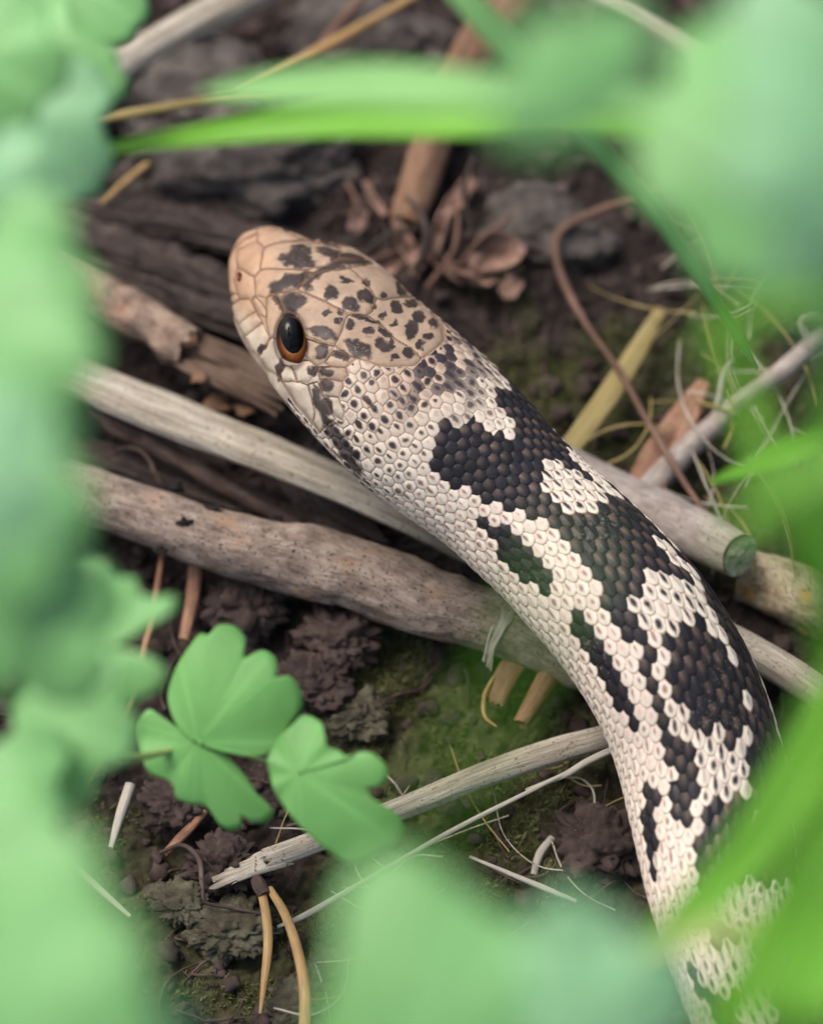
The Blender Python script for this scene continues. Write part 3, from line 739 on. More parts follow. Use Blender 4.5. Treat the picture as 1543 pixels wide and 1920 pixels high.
b0 = len(V); V = np.vstack([V, VT.reshape(-1, 3)]); colr = np.vstack([colr, np.concatenate([ct.reshape(-1, 3), np.ones((260 * 64, 1))], 1)])
i = b0 + np.arange(259)[:, None] * 64; j = np.arange(64)[None, :]
F = np.vstack([F, np.stack([i + j, i + (j + 1) % 64, i + 64 + (j + 1) % 64, i + 64 + j], -1).reshape(-1, 4)])

def snake_mat():
    b = NB('snake skin'); a = b.n('ShaderNodeAttribute', attribute_name='col'); co = b.coord('obj')
    c = b.mix(b.fac(b.noise(co, 2.2, 4, .6), .3, .75), b.mix(.14, a.outputs['Color'], (.05, .035, .02)), a.outputs['Color'])
    b.bump(b.noise(co, 3.2, 4, .6), .03)
    m = b.done(c, b.ramp(b.noise(co, 1.2, 3, .6), [(.3, (.30,) * 3), (.7, (.44,) * 3)]), .2)
    b.bsdf.inputs['Subsurface Weight'].default_value = 0.0
    return m
M_snake = snake_mat()
org = C[mid_ if mid_ < ns else 0].copy(); org[2] = 0
snake = empty('snake', org)
tag(snake, 'cream and black blotched snake with tan speckled head resting over the sticks', 'snake')
body = mesh_obj('body', V, F, M_snake, None, attrs={'col': ('FLOAT_COLOR', colr)}, origin=org); body.parent = snake; body.location = (0, 0, 0)

# eyes
def eye_mat():
    b = NB('iris'); a = b.n('ShaderNodeAttribute', attribute_name='rr'); co = b.coord('obj')
    c = b.ramp(a.outputs['Fac'], [(.0, (.004, .004, .005)), (.70, (.004, .004, .005)), (.705, srgb(206, 176, 120)), (.74, srgb(190, 120, 62)), (.86, srgb(166, 92, 44)), (.99, srgb(96, 50, 28))])
    c = b.mix(b.fac(b.noise(co, 2.5, 4, .6), .35, .7), b.mix(.35, c, (.03, .012, .006)), c)
    a2 = b.n('ShaderNodeAttribute', attribute_name='brow_shade_tint'); c = b.mix(a2.outputs['Fac'], c, (.02, .012, .009))  # iris browning together with the brow's shadow, mixed into the colour
    b.done(c, .06, .3)
    return b.m
M_eye = eye_mat()
bpu = NB('pupil'); M_pupil = bpu.done((.003, .003, .003), .05, .22)
def make_eye(Oc, ax_u, ax_v, ax_w, ru, rv, rw):
    nu, nv = 48, 40
    ph = np.linspace(0, math.pi, nv); la = np.linspace(0, 2*np.pi, nu, endpoint=False)
    g_ = np.stack([np.sin(ph)[:, None] * np.cos(la), np.sin(ph)[:, None] * np.sin(la), np.cos(ph)[:, None] + 0 * la], -1)
    def build(g2): return Oc + g2[..., 0:1] * ru * ax_u + g2[..., 1:2] * rv * ax_v + g2[..., 2:3] * rw * ax_w
    i = np.arange(nv - 1)[:, None] * nu; j = np.arange(nu)[None, :]
    Fq = np.stack([i + j, i + (j + 1) % nu, i + nu + (j + 1) % nu, i + nu + j], -1).reshape(-1, 4)
    rr = np.hypot(g_[..., 0] - .04, g_[..., 1] - .20) + (g_[..., 2] < 0) * 1.0
    shade = np.clip((g_[..., 1] * .8 - g_[..., 0] * .6) * 1.1 + .25, 0, 1)  # dark upper front: partly the iris's own brown, partly brow shade painted in
    # the pupil sits towards the upper front of the ball
    o = mesh_obj('eye', build(g_).reshape(-1, 3), Fq, M_eye, None, attrs={'rr': ('FLOAT', np.clip(rr, 0, 1).ravel()), 'brow_shade_tint': ('FLOAT', shade.ravel())}, origin=org)
    o.parent = snake; o.location = (0, 0, 0)
    npu = 10; pr = np.linspace(0, .70, npu)
    s_, c_ = pr[:, None], np.sqrt(1 - pr[:, None] ** 2)
    gp = np.stack([s_ * np.cos(la) + .04, s_ * np.sin(la) + .20, c_ * 0 + 0 * la], -1); gp[..., 2] = np.sqrt(np.clip(1 - gp[..., 0] ** 2 - gp[..., 1] ** 2, 0, 1)); gp *= 1.012
    i = np.arange(npu - 1)[:, None] * nu
    Fp = np.stack([i + j, i + (j + 1) % nu, i + nu + (j + 1) % nu, i + nu + j], -1).reshape(-1, 4)
    p_ = mesh_obj('pupil', build(gp).reshape(-1, 3), Fp, M_pupil, None, origin=org); p_.parent = o; p_.location = (0, 0, 0)
    return o
dd = np.hypot(PX[:nh, :, 0] - ex, PX[:nh, :, 1] - ey) + 1e4 * (facing[:nh] < 0)
qi, qj = np.unravel_index(np.argmin(dd), dd.shape)
Es = PB[qi, qj]; vdir = CAM - Es; vdir /= np.linalg.norm(vdir)
rgt = RGT - (RGT @ vdir) * vdir; rgt /= np.linalg.norm(rgt); upv = np.cross(vdir, rgt)
tl_ = math.radians(8)
au = rgt * math.cos(tl_) - upv * math.sin(tl_) * -1; au /= np.linalg.norm(au); av = np.cross(vdir, au); 
kq = kk[qi]
Oc = Es - vdir * 1.35
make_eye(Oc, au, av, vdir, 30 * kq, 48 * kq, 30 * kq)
# the other eye mirrors it across the head
cen = C[qi]; nrm = SD[qi]
mir = lambda x: x - 2 * ((x - cen) @ nrm) * nrm
mird = lambda x: x - 2 * (x @ nrm) * nrm
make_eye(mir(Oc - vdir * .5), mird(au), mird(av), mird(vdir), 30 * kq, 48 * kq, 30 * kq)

# ------------------------------------------------------------------ sticks and twigs on the ground
br = stalk('branch', [(-160,820,8.5,44),(50,888,9,49),(200,938,9,54),(400,1010,9,58),(560,1050,8.8,62),(660,1074,8.4,68),(730,1100,8,70),(800,1130,7.6,65),(900,1158,6.8,60),(1000,1192,6,59),(1100,1238,5.6,58),(1230,1300,5,54)], M_branch,
   'thick grey brown branch with black fungus dots passing under the snake body', 'branch', step=.5, segs=64, rough=.07, nscale=.4, seed=1, knots=[(58.5, 1.9, 2.6, .9), (64, .6, 2.5, .7), (38, 2.2, 1.8, .4), (50, 5.2, 2.5, .5), (81, 2.4, 2.2, .6)], groove=5, gamp=.03)
def bumpy(px, py, z, r, mat, name, parent=None, seed=0, sq=(1, 1, .7), sub=2, amp=.5, fr=1.2, lump=False):
    v, f = blob(sub); p = at(px, py, z)
    if lump:                                  # rounded grains pressed together
        q = v * fr + seed * 7.3; nn_ = .3 * vnoise(q * .8, seed) + .55 * np.abs(vnoise(q * 1.5, seed + 1)) + .38 * np.abs(vnoise(q * 3.1, seed + 2)) + .22 * np.abs(vnoise(q * 6.3, seed + 3)) + .12 * vnoise(q * 12, seed + 4) - .3
    else: nn_ = fbm(v * fr + seed * 7.3, seed, 6, .58)
    d = v * (1 + amp * nn_[:, None]) * np.array(sq) * r
    if parent is None: return mesh_obj(name, d + p, f, mat, origin=p)
    o = mesh_obj(name, d + p, f, mat, origin=np.array(parent.location) / MM); o.parent = parent; o.location = (0, 0, 0); return o
for k_, (x, y, zz_, r_) in enumerate([(345, 978, 13.4, .62), (398, 955, 12.6, .75), (330, 914, 10.2, .9), (300, 1030, 10.4, .6), (518, 972, 10.6, .7)]):
    bumpy(x, y, zz_, r_, M_black, 'fungus_spot', br, k_, (1.3, .8, .5), 3, .8, 2.0)
# stubs of two broken needles and bleached bast under the branch
stalk('twig_stub', [(975,1225,4.5,24),(945,1275,4,22),(925,1318,3.4,20)], M_rust, 'flat rust brown twig stub curling at its tip below the branch', 'twig', step=.4, segs=20, flat=.45, seed=3, jag=.5, rough=.04)
stalk('twig_stub', [(1050,1230,5,24),(1015,1290,4.6,20),(975,1358,4.2,15)], M_rust, 'round rust brown twig stub with a pale cut tip below the branch', 'twig', step=.4, segs=20, seed=5, jag=.25, rough=.04)
stalk('fibre_curl', [(925,1270,4.6,3),(908,1305,4.6,4),(910,1345,4.4,4),(930,1362,4.2,2)], M_needle, 'thin yellow curl of bark peeling beside the rust brown stubs', 'bark curl', step=.3, segs=8)
for k_, pts in enumerate([[(930,1095,10.4,2),(935,1140,11,2.5),(918,1190,9.6,2),(906,1240,7.5,1)], [(972,1118,10.4,2.5),(955,1155,11,3),(930,1200,9,2.5),(912,1250,6.5,1)], [(980,1125,10,2),(950,1170,10.8,2.5),(925,1215,8.6,2)]] + [[(925 + q * 11, 1095 + q * 6, 10.3, 1.4), (942 + q * 4, 1150 + q * 3, 11, 1.8), (922 + q * 2, 1200, 9.2, 1.4), (904 + q * 4, 1238 + 5 * q, 7, .8)] for q in range(5)]):
    stalk('bast_strand', pts, M_fib, 'pale silky bast strand hanging across the thick branch beside the snake', 'fibre', 'bast strands on the branch', step=.4, segs=8, flat=.3, rough=.2)
stalk('straw_stalk', [(-60,620,9,40),(120,698,10.5,41),(300,770,11.5,41),(500,850,11.5,39),(650,912,11,37),(780,975,9.5,35),(900,1035,7,33),(1010,1090,5,30)], M_straw, 'weathered flat straw stalk running from the red twig to under the snake neck', 'stalk', step=.6, segs=48, flat=.55, groove=9, gamp=.10, seed=9, rough=.03)
stalk('twig', [(175,765,7,20),(230,800,7,23),(290,835,6,20),(400,900,5,16),(480,945,4,14),(560,985,3,12)], M_twig, 'thin dark broken twig lying just below the weathered straw stalk', 'twig', step=.5, segs=24, rough=.22, nscale=.8, seed=12, jag=1.)
tw = stalk('knotty_twig', [(60,470,9,34),(110,510,9,37),(180,550,9,42),(250,590,9,43),(300,615,9,40),(330,640,9,46),(352,655,9,40)], M_pink, 'pinkish tan knotty twig with a splintered dark end beside the snake jaw', 'twig', step=.4, segs=40, rough=.12, nscale=.5, seed=14, knots=[(14, 1.5, 1.6, .9), (17.5, 2.2, 1.2, .6), (20, .8, 1.5, .6)], jag=.8)
for k_ in range(7):
    a_ = k_ / 6 - .5
    stalk('splinter', [(335,648 + a_ * 50,9 + R.uniform(-1.5, 1.5),12),(400,678 + a_ * 66,8.5 + R.uniform(-1, 2),13),(470,712 + a_ * 72,7.5 + R.uniform(-1, 1.5),10),(530 + R.uniform(-30, 40),745 + a_ * 66,6,4)], M_twig2, parent=tw, step=.5, segs=12, flat=.5, rough=.25, seed=30 + k_, groove=4, gamp=.2)
for (x, y, r_, sd_) in [(345, 640, 2.2, 4), (372, 708, 1.5, 8), (410, 755, 1.9, 6), (460, 770, 1.6, 5)]:
    bumpy(x, y, 11 if y < 720 else 6, r_ * .8, M_brown, 'bark_flake', tw, sd_, (1.2, .8, .35), 2, .8, 1.4)
stalk('sawn_branch', [(960,835,3.6,50),(1060,885,4,49),(1150,928,4.6,48),(1250,975,6,47),(1330,1013,8.5,45),(1385,1041,11,42)], M_grey, 'smooth pale grey branch with a clean cut end right of the snake neck', 'branch', step=.5, segs=48, rough=.035, nscale=.3, seed=18)
def disc_end(px, py, z, axis_to, r, mat, name, parent):
    p = at(px, py, z); q = at(*axis_to); ax = p - q; ax /= np.linalg.norm(ax)
    u = np.cross(ax, [0, 0, 1.]); u /= np.linalg.norm(u); v = np.cross(u, ax)
    th_ = np.linspace(0, 2*np.pi, 40, endpoint=False); V_ = []; nr = 9
    for a in range(nr):
        rr = r * a / (nr - 1) * (1 + .03 * np.sin(th_ * 5)); hh = .25 + .25 * fbm(np.stack([np.cos(th_) * rr * .8, np.sin(th_) * rr * .8, rr * 0 + 3], -1), 3, 3)
        V_.append(p + ax * hh[:, None] + rr[:, None] * (np.cos(th_)[:, None] * u + np.sin(th_)[:, None] * v) if a else np.repeat((p + ax * .3)[None], 40, 0))
    i = np.arange(nr - 1)[:, None] * 40; j = np.arange(40)[None]
    o = mesh_obj(name, np.vstack(V_), np.stack([i + j, i + (j + 1) % 40, i + 40 + (j + 1) % 40, i + 40 + j], -1).reshape(-1, 4), mat, origin=np.array(parent.location) / MM)
    o.parent = parent; o.location = (0, 0, 0)
disc_end(1386, 1041.5, 11.05, (1330, 1013, 8.5), 3.0, M_cut, 'cut_face', bpy.data.objects['sawn_branch'])
stalk('mottled_branch', [(1400,1078,.5,50),(1460,1098,1.5,56),(1530,1130,3,60),(1620,1180,3.6,60),(1800,1290,3.4,58)], M_mott, 'mottled cream branch with rough bark beyond the cut branch end', 'branch', step=.5, segs=40, rough=.12, nscale=.5, seed=22)
stalk('dry_straw', [(1180,1105,6,26),(1300,1165,6,28),(1400,1215,6.5,30),(1480,1262,7,31),(1560,1315,7,30),(1750,1430,7,28)], M_straw, 'round pale straw stem sticking out from under the right side of the snake', 'stem', step=.6, segs=28, groove=6, gamp=.06, seed=24)
ss = stalk('dry_straw', [(1230,1345,5.5,19),(1150,1377,6.5,23),(1050,1405,7,25),(900,1455,7,24),(760,1512,6.5,22),(660,1552,5.5,21),(560,1590,4.5,21),(500,1612,4,22)], M_straw, 'pale dry straw stem with a frayed splintered end below the thick branch', 'stem', step=.5, segs=32, groove=8, gamp=.09, seed=26, flat=.8, jag=1.2)
for k_, (dy, ex_, ey_) in enumerate([(-9, 470, 1612), (-3, 430, 1632), (3, 398, 1650), (9, 400, 1664), (14, 440, 1650)]):
    stalk('splinter', [(540,1598 + dy * 1.2,4.3,9),(480,1618 + dy,4.2,10),(ex_,ey_,4,6)], M_straw, parent=ss, step=.4, segs=10, flat=.5, groove=4, gamp=.15, seed=50 + k_, jag=.8)
for (pts, lab) in [([(985,1482,7,3),(1060,1452,8,6),(1100,1428,8.5,7),(1160,1400,9,7),(1230,1370,9,6)], 'split pale grass fibre bent like an elbow against the snake flank'),
   ([(520,1738,2.5,3),(560,1722,3,6),(700,1642,5,5),(850,1556,7,5),(1000,1480,8,4),(1140,1410,8,3)], 'long thin pale grass stem crossing behind the frayed straw stem'),
   ([(880,1606,2,3),(960,1640,3,5),(1020,1665,3,6),(1080,1690,3,4)], 'short pale grass stem lying on dark soil left of the snake'),
   ([(1035,1570,.8,7),(1012,1600,.8,8),(1000,1640,.6,6)], 'stubby bleached twig piece on the dark soil hollow'),
   ([(115,1600,8,5),(180,1660,8,7),(245,1718,8,4)], 'short bleached stem in the shade of the lower left leaves'),
   ([(245,1470,3,10),(225,1530,3,9),(208,1590,3,5)], 'grey broken stem piece under the double lobed leaf'),
   ([(385,1520,2,8),(345,1565,2,10),(310,1600,2,7)], 'reddish dark twig piece on crumbly soil under the double lobed leaf'),
   ([(370,1040,5,15),(362,1110,3,14),(345,1200,2,10)], 'upright reddish stem below the left part of the thick branch'),
   ([(305,1040,4,6),(280,1180,4,7),(240,1330,4,6),(160,1480,3,4)], 'thin orange grass straw leaning behind the lower left leaves')]:
    stalk('grass_straw', pts, M_rust if 'reddish' in lab or 'orange' in lab else M_fib, lab, 'straw', step=.5, segs=14, flat=.7, groove=4, gamp=.1, seed=len(lab))
# curled rootlets
for (pts, lab) in [([(300,1600,3,4),(340,1585,4,5),(372,1610,5,6),(380,1660,5,5),(385,1690,4,4),(420,1700,3,4),(500,1715,2,3)], 'curled brown rootlet on soil beside the frayed straw end'),
   ([(200,860,4,3),(230,840,6,3.5),(270,850,7,4),(300,905,5,3)], 'hair thin arched rootlet above the left of the thick branch')]:
    stalk('rootlet', pts, M_twig, lab, 'rootlet', step=.4, segs=10, rough=.2, seed=len(lab))
# pair of pine needles joined in one sheath
pn = empty('pine_needles', at(487, 1665, 4)); tag(pn, 'pair of tan pine needles joined at a sheath below the frayed straw', 'pine needles')
for pts in ([(488,1660,4,8),(500,1720,5,9),(503,1770,5,9),(496,1840,4,7),(488,1900,3,2)], [(505,1665,4,7),(535,1715,6,9),(560,1790,7,10),(572,1870,7,11),(566,1990,6,11)]):
    stalk('needle', pts, M_needle, parent=pn, step=.5, segs=16, flat=.6)
stalk('sheath', [(478,1640,3,12),(487,1662,4,16),(497,1680,4.4,12)], M_twig, parent=pn, step=.3, segs=16, rough=.2)
# right side: thin kinked twig, stalks, rusty needles, yellow blade
stalk('kinked_twig', [(1560,240,9,5.0),(1450,275,9,6.5),(1300,320,8,6.5),(1190,370,7,7.2),(1110,400,6,7.9),(1050,435,5,8.6),(1042,480,5,7.2),(1062,540,5,7.9),(1100,610,5.5,6.5),(1160,695,6,6.5),(1205,775,6.5,6.5),(1255,860,7,5.8),(1310,945,8,5.8),(1360,1005,9.5,5.0)], M_red, 'thin reddish kinked twig sloping down to the cut branch', 'twig', step=.6, segs=14, rough=.12, seed=61)
stalk('yellow_blade', [(1060,850,4,20),(1120,770,4,22),(1180,680,4,20),(1240,580,4,12)], M_straw2, 'faded yellow grass blade leaning behind the snake neck', 'grass blade', step=.6, segs=16, flat=.3, seed=62)
for (pts, lab) in [([(1185,935,3,26),(1225,850,3.5,22),(1280,770,4.5,18),(1320,715,5,12)], 'broad rust brown dead blade rising behind the cut branch'),
  ([(1215,945,3.5,14),(1270,840,4.5,14),(1300,775,5,13),(1325,715,5.5,9)], 'narrow rust brown dead blade crossing the broader one by the cut branch')]:
    stalk('dead_blade', pts, M_rust, lab, 'dead blade', step=.5, segs=16, flat=.3, seed=len(lab), groove=3, gamp=.12)
gt = stalk('grey_twig', [(1150,985,1,20),(1225,905,3,24),(1290,840,4,24),(1340,795,5,18),(1400,740,7,15),(1470,690,9,17),(1560,615,12,20),(1680,520,16,20)], M_grey, 'grey forked twig rising to the right beyond the rusty blades', 'twig', step=.6, segs=20, rough=.14, seed=66)
stalk('fork', [(1340,790,5,10),(1350,745,7,8),(1358,700,9,6),(1372,672,10,4)], M_grey, parent=gt, step=.5, segs=10)
stalk('fork', [(1520,640,11,10),(1505,600,13,9),(1530,590,14,9),(1560,600,14,8)], M_grey, parent=gt, step=.5, segs=10)
lab_f = 'fine bleached grass fibre in the tangle right of the snake neck'
for k_ in range(34):
    x = R.uniform(1040, 1560); y = R.uniform(430, 1000); a_ = R.choice([R.uniform(-.3, .25), R.uniform(.9, 1.4), R.uniform(-1.3, -.6)]); L_ = R.uniform(120, 330); cv = R.uniform(-.8, .8)
    if x < 1000 + max(0, (y - 700) * 1.0): x += 220
    if x < 1180 and y < 720: x += 300; L_ *= .7
    pts = []
    for t in np.linspace(-.5, .5, 5):
        b_ = a_ + cv * t; pts.append((x + L_ * t * math.cos(b_), y + L_ * t * math.sin(b_), 2.5 + 3 * R.random() + 3 * (t + .5), R.uniform(1.2, 3.2)))
    stalk('grass_fibre', pts, R.choice([M_fib, M_straw2, M_straw2, M_straw]), lab_f, 'fibre', 'bleached grass fibres right of the snake', step=.8, segs=8, flat=.5, seed=k_)
lab_f = 'fine bleached grass fibre among the soil and moss below the branch'
for k_ in range(26):
    x = R.uniform(560, 1150); y = R.uniform(1430, 1900); a_ = R.choice([R.uniform(-.7, -.3), R.uniform(-.6, .6), R.uniform(.5, 1.5)]); L_ = R.uniform(80, 260); cv = R.uniform(-1.2, 1.2)
    pts = [(x + L_ * t * math.cos(a_ + cv * t), y + L_ * t * math.sin(a_ + cv * t), 1.5 + 2 * R.random(), R.uniform(1.0, 2.4)) for t in np.linspace(-.5, .5, 4)]
    stalk('grass_fibre', pts, R.choice([M_fib, M_straw, M_straw2]), lab_f, 'fibre', 'bleached grass fibres below the branch', step=.8, segs=8, flat=.5, seed=k_)
# upper left: rotten wood, grey stalk, thin stems
wood = [([(-60,380,2,30),(120,395,3,34),(300,420,3,36),(480,455,2.5,34),(640,500,1.5,28)], 'long rotten wood strip behind the snake snout'),
 ([(20,430,2,44),(180,470,2.5,50),(340,520,2.5,50),(500,580,1.5,42)], 'widest rotten wood strip lying above the knotty twig'),
 ([(180,520,3,24),(300,560,3,27),(420,600,2.5,26),(520,650,1.5,20)], 'narrow rotten wood strip touching the knotty twig'),
 ([(330,560,4,14),(420,585,4,18),(520,620,3,16)], 'short splintered wood sliver by the snake lip'),
 ([(-40,330,1,40),(140,350,1.5,46),(300,375,1,40),(420,400,.5,30)], 'mossy dark wood strip under the upper left leaves'),
 ([(560,880,1,40),(620,960,1.5,48),(700,1010,1,40)], 'dark bark piece wedged between straw stalk and thick branch'),
 ([(120,840,0,30),(300,900,.5,36),(480,960,.5,34),(600,1000,0,26)], 'dark wood strip in the gap above the thick branch')]
for k_, (pts, lab) in enumerate(wood):
    stalk('rotten_wood', pts, M_dark, lab, 'wood', step=.4, segs=96, flat=.55, rough=.20, nscale=.8, seed=80 + k_, groove=11, gamp=.38, jag=2.5)
stalk('grey_stalk', [(130,190,9,30),(230,120,10,32),(350,50,11,33),(500,-30,12,34)], M_straw, 'thick grey dead stalk leaning out behind the top left leaf', 'stalk', step=.8, segs=24, groove=6, gamp=.1, seed=90)
for (pts, m, lab) in [([(100,240,20,9),(250,212,20,10),(430,182,20,8),(520,172,20,6)], M_straw2, 'thin pale yellow stem lying above the green blade tip'),
  ([(440,180,14,6),(530,130,13,8),(615,85,12,11),(690,42,11,9),(780,-10,10,8)], M_needle, 'thin amber stem slanting up behind the green blades'),
  ([(600,90,10,9),(640,40,10,10),(690,-20,10,9)], M_red, 'short brown stem forking off beside the amber stem'),
  ([(190,380,6,5),(260,320,6,6),(330,270,6,5)], M_needle, 'fine amber stem below the green blade tip'),
  ([(1090,-20,14,14),(1180,25,14,17),(1290,90,14,18),(1400,165,14,17),(1500,250,13,14)], M_straw, 'smooth pale straw stem slanting down behind the upper right leaves')]:
    stalk('dry_stalk', pts, m, lab, 'stem', step=.8, segs=14, flat=.8, seed=len(lab))
stalk('brown_stem', [(760,420,3,32),(785,350,4,36),(805,280,5,38),(850,170,7,42),(905,80,9,46),(985,-30,11,48)], M_brown, 'orange brown woody stem standing behind the broad green blade', 'stem', step=.6, segs=28, rough=.12, seed=94)
# more blurred grass in front of the tangle
# stones
for (x, y, z, r_, sq, sd_, lab) in [(480,320,1,10,(1.5,.8,.7),1,'dark grey stone behind the snake snout'), (330,190,2,13,(1.3,.8,.6),2,'large grey stone under the top left leaves and stalk'),
  (1080,60,2,12,(1.2,.8,.6),3,'grey stone behind the upper straw stem'), (40,20,2,9,(1.3,1,.7),4,'pale grey stone in the top corner behind a leaf'), (700,90,1,9,(1.4,.9,.6),5,'low dark stone behind the amber stem'), (1010,420,0,8,(1.3,.9,.6),6,'small dark stone inside the bend of the kinked twig')]:
    o = bumpy(x, y, z, r_, M_stone, 'stone', None, sd_, sq, 5, .42, 1.0); tag(o, lab, 'stone')
# clods of soil near the branch
for k_, (x, y, z, r_, m, lab) in enumerate([(640,1195,2,4.2,M_twig,'brown rooty clod tucked under the thick branch'),(590,1280,1,4,M_crumb,'dark soil clod below the rooty clod'),(460,1130,1,4.5,M_crumb,'dark soil clod in shadow under the thick branch'),(420,1620,2,4,M_crumb,'dark soil clod beside the frayed straw end'),(330,1510,1,3.8,M_crumb,'dark soil clod between the two lobed leaves'),(1130,1580,1,5,M_crumb,'large dark soil clod left of the lower snake body'),(680,1340,0,3.2,M_lichen,'greenish grey lichen clod above the lobed leaf')]):
    o = bumpy(x, y, z, r_, m, 'soil_clod', None, 20 + k_, (1.2, 1, .7), 5, .9, 1.5, True); tag(o, lab, 'clod')
# lichen crusts: ruffled
for k_, (x, y, r_) in enumerate([(640,1830,4),(700,1790,3),(430,1740,4),(560,1880,3.2),(340,1690,3)]):
    o = bumpy(x, y, .6, r_, M_lichen, 'lichen', None, 50 + k_, (1.3, 1, .35), 5, .9, 2.0, True); tag(o, 'crusty grey green lichen tuft ' + ['right of the pine needles, the larger', 'right of the pine needles, the smaller', 'left of the pine needle sheath', 'beneath the longer pine needle', 'beside the curled brown rootlet'][k_], 'lichen', 'lichen tufts near the pine needles')
# crumpled dry leaf pieces behind the head
def dry_leaf(px, py, z, L_, W_, yaw, curl, tilt, seed):
    n1, n2 = 26, 18; u = np.linspace(-1, 1, n1)[:, None]; v = np.linspace(-1, 1, n2)[None]
    rag = 1 + .22 * fbm(np.stack([u * 2.2 + 0 * v, np.sign(v) * 1.0 + 0 * u, 0 * u * v + seed], -1), seed, 4)
    X = u * L_ + 0 * v; Y = v * W_ * (1 - .55 * u ** 2) * rag; X = X * (1 + .12 * fbm(np.stack([v * 2 + 0 * u, 0 * u * v, 0 * u * v + seed + 9], -1), seed, 3))
    a = Y / W_ * curl; rr = W_ / max(curl, .1)
    Y2 = np.sin(a) * rr; Z2 = (1 - np.cos(a)) * rr + .9 * fbm(np.stack([X * .35, Y * .35, 0 * X + seed], -1), seed + 2, 3) + .04 * X ** 2
    cy_, sy_ = math.cos(yaw), math.sin(yaw); ct_, st_ = math.cos(tilt), math.sin(tilt)
    Yr, Zr = Y2 * ct_ - Z2 * st_, Y2 * st_ + Z2 * ct_
    p = at(px, py, z); Vt = np.stack([p[0] + X * cy_ - Yr * sy_, p[1] + X * sy_ + Yr * cy_, p[2] + Zr], -1).reshape(-1, 3)
    i = np.arange(n1 - 1)[:, None] * n2; j = np.arange(n2 - 1)[None]
    o = mesh_obj('dry_leaf', Vt, np.stack([i + j, i + j + 1, i + n2 + j + 1, i + n2 + j], -1).reshape(-1, 4), M_dryleaf, origin=p)
    md = o.modifiers.new('thickness', 'SOLIDIFY'); md.thickness = .0003
    return o
for k_, a in enumerate([(670,415,5,2.2,1.6,1.2,.9,.4),(930,480,5,4.2,3.4,.3,1.1,.2),(880,520,4,4,2.6,-.5,1.3,-.4),(760,470,3,5,2.2,1.9,1.6,.3),(820,440,4,4.6,1.8,1.3,1.8,.2),(720,500,2,4,2.4,.6,1.2,.5),(860,370,3,4,2,1.0,1.5,.2),(830,500,2,4,2.2,2.4,1.4,0),(955,540,3,2.4,2,.9,1,.3),(700,380,3,3.2,1.1,2.1,1.6,.2)]):
    o = dry_leaf(*a, seed=k_ * 5 + 2)
    lab = {0: 'small pale upright dry leaf chip nearest the brown stem foot', 1: 'largest pale brown dry leaf piece with a ragged edge behind the head', 8: 'small brown dry leaf chip below the largest pale piece', 9: 'narrow rolled dry leaf sliver beside the brown stem foot'}.get(k_)
    if lab: tag(o, lab, 'dry leaf')
    else: tag(o, 'crumpled brown dry leaf piece in the heap behind the snake head', 'dry leaf', 'dry leaf pieces behind the head')
for k_, pts in enumerate([[(770,520,3,6),(800,450,7,7),(790,400,8,5),(760,370,8,4)],[(860,500,4,6),(900,450,8,5),(940,420,9,4),(965,400,9,3)],[(690,470,3,6),(730,440,6,6),(780,430,7,4)],[(650,340,3,5),(670,380,5,5),(690,430,4,4)],[(880,420,4,5),(870,350,7,5),(890,290,8,4)],[(800,540,3,5),(850,470,6,5),(860,400,7,4)]]):
    stalk('leaf_stalk', pts, M_red if k_ % 2 else M_dark, 'curved thin brown leaf stalk among the crumpled dry leaf pieces', 'leaf stalk', 'dry stalks behind the head', step=.4, segs=10, rough=.2, seed=k_)

# ------------------------------------------------------------------ living plants in front
def leaf_mesh(name, outline, base, e, grad, mat, parent, cup=2.5, ripple=1.0, seed=0, n=120, rings=12):
    """outline in photo pixels, laid on a tilted, cupped surface e mm nearer than the aim distance"""
    e = E(e); O = np.array(outline, float); O = np.vstack([O, O[:1]])
    O = catmull(O, n + 1)[:-1]; b = np.array(base, float); c = O.mean(0)
    Vt, vein = [], []
    size = np.linalg.norm(O - b, axis=1).max()
    angs = np.arctan2(O[:, 1] - b[1], O[:, 0] - b[0])
    for a in range(rings + 1):
        t = a / rings; Q = b + (O - b) * t
        dx, dy = (Q[:, 0] - c[0]), (Q[:, 1] - c[1])
        rr = np.hypot(dx, dy) / size
        ee = e + grad[0] * dx * KPX + grad[1] * dy * KPX - cup * rr ** 2 * 2 + ripple * np.sin(angs * 7 + seed) * t ** 2
        k = (DIST - ee) / DIST
        Vt.append(CAM + (DIST * FWD + ((Q[:, 0] - CXP) * KPX)[:, None] * RGT + ((CYP - Q[:, 1]) * KPX)[:, None] * UPV) * k[:, None])
        vein.append(np.maximum(0, np.cos(angs * 7 + seed)) ** 24 * (1 - t * .6))
    nn = len(O); i = np.arange(rings)[:, None] * nn; j = np.arange(nn)[None]
    Fq = np.stack([i + j, i + (j + 1) % nn, i + nn + (j + 1) % nn, i + nn + j], -1).reshape(-1, 4)
    org_ = np.array(parent.location) / MM
    o = mesh_obj(name, np.vstack(Vt), Fq, mat, attrs={'vein': ('FLOAT', np.concatenate(vein))}, origin=org_)
    o.parent = parent; o.location = (0, 0, 0)
    md = o.modifiers.new('thickness', 'SOLIDIFY'); md.thickness = .0003
    return o
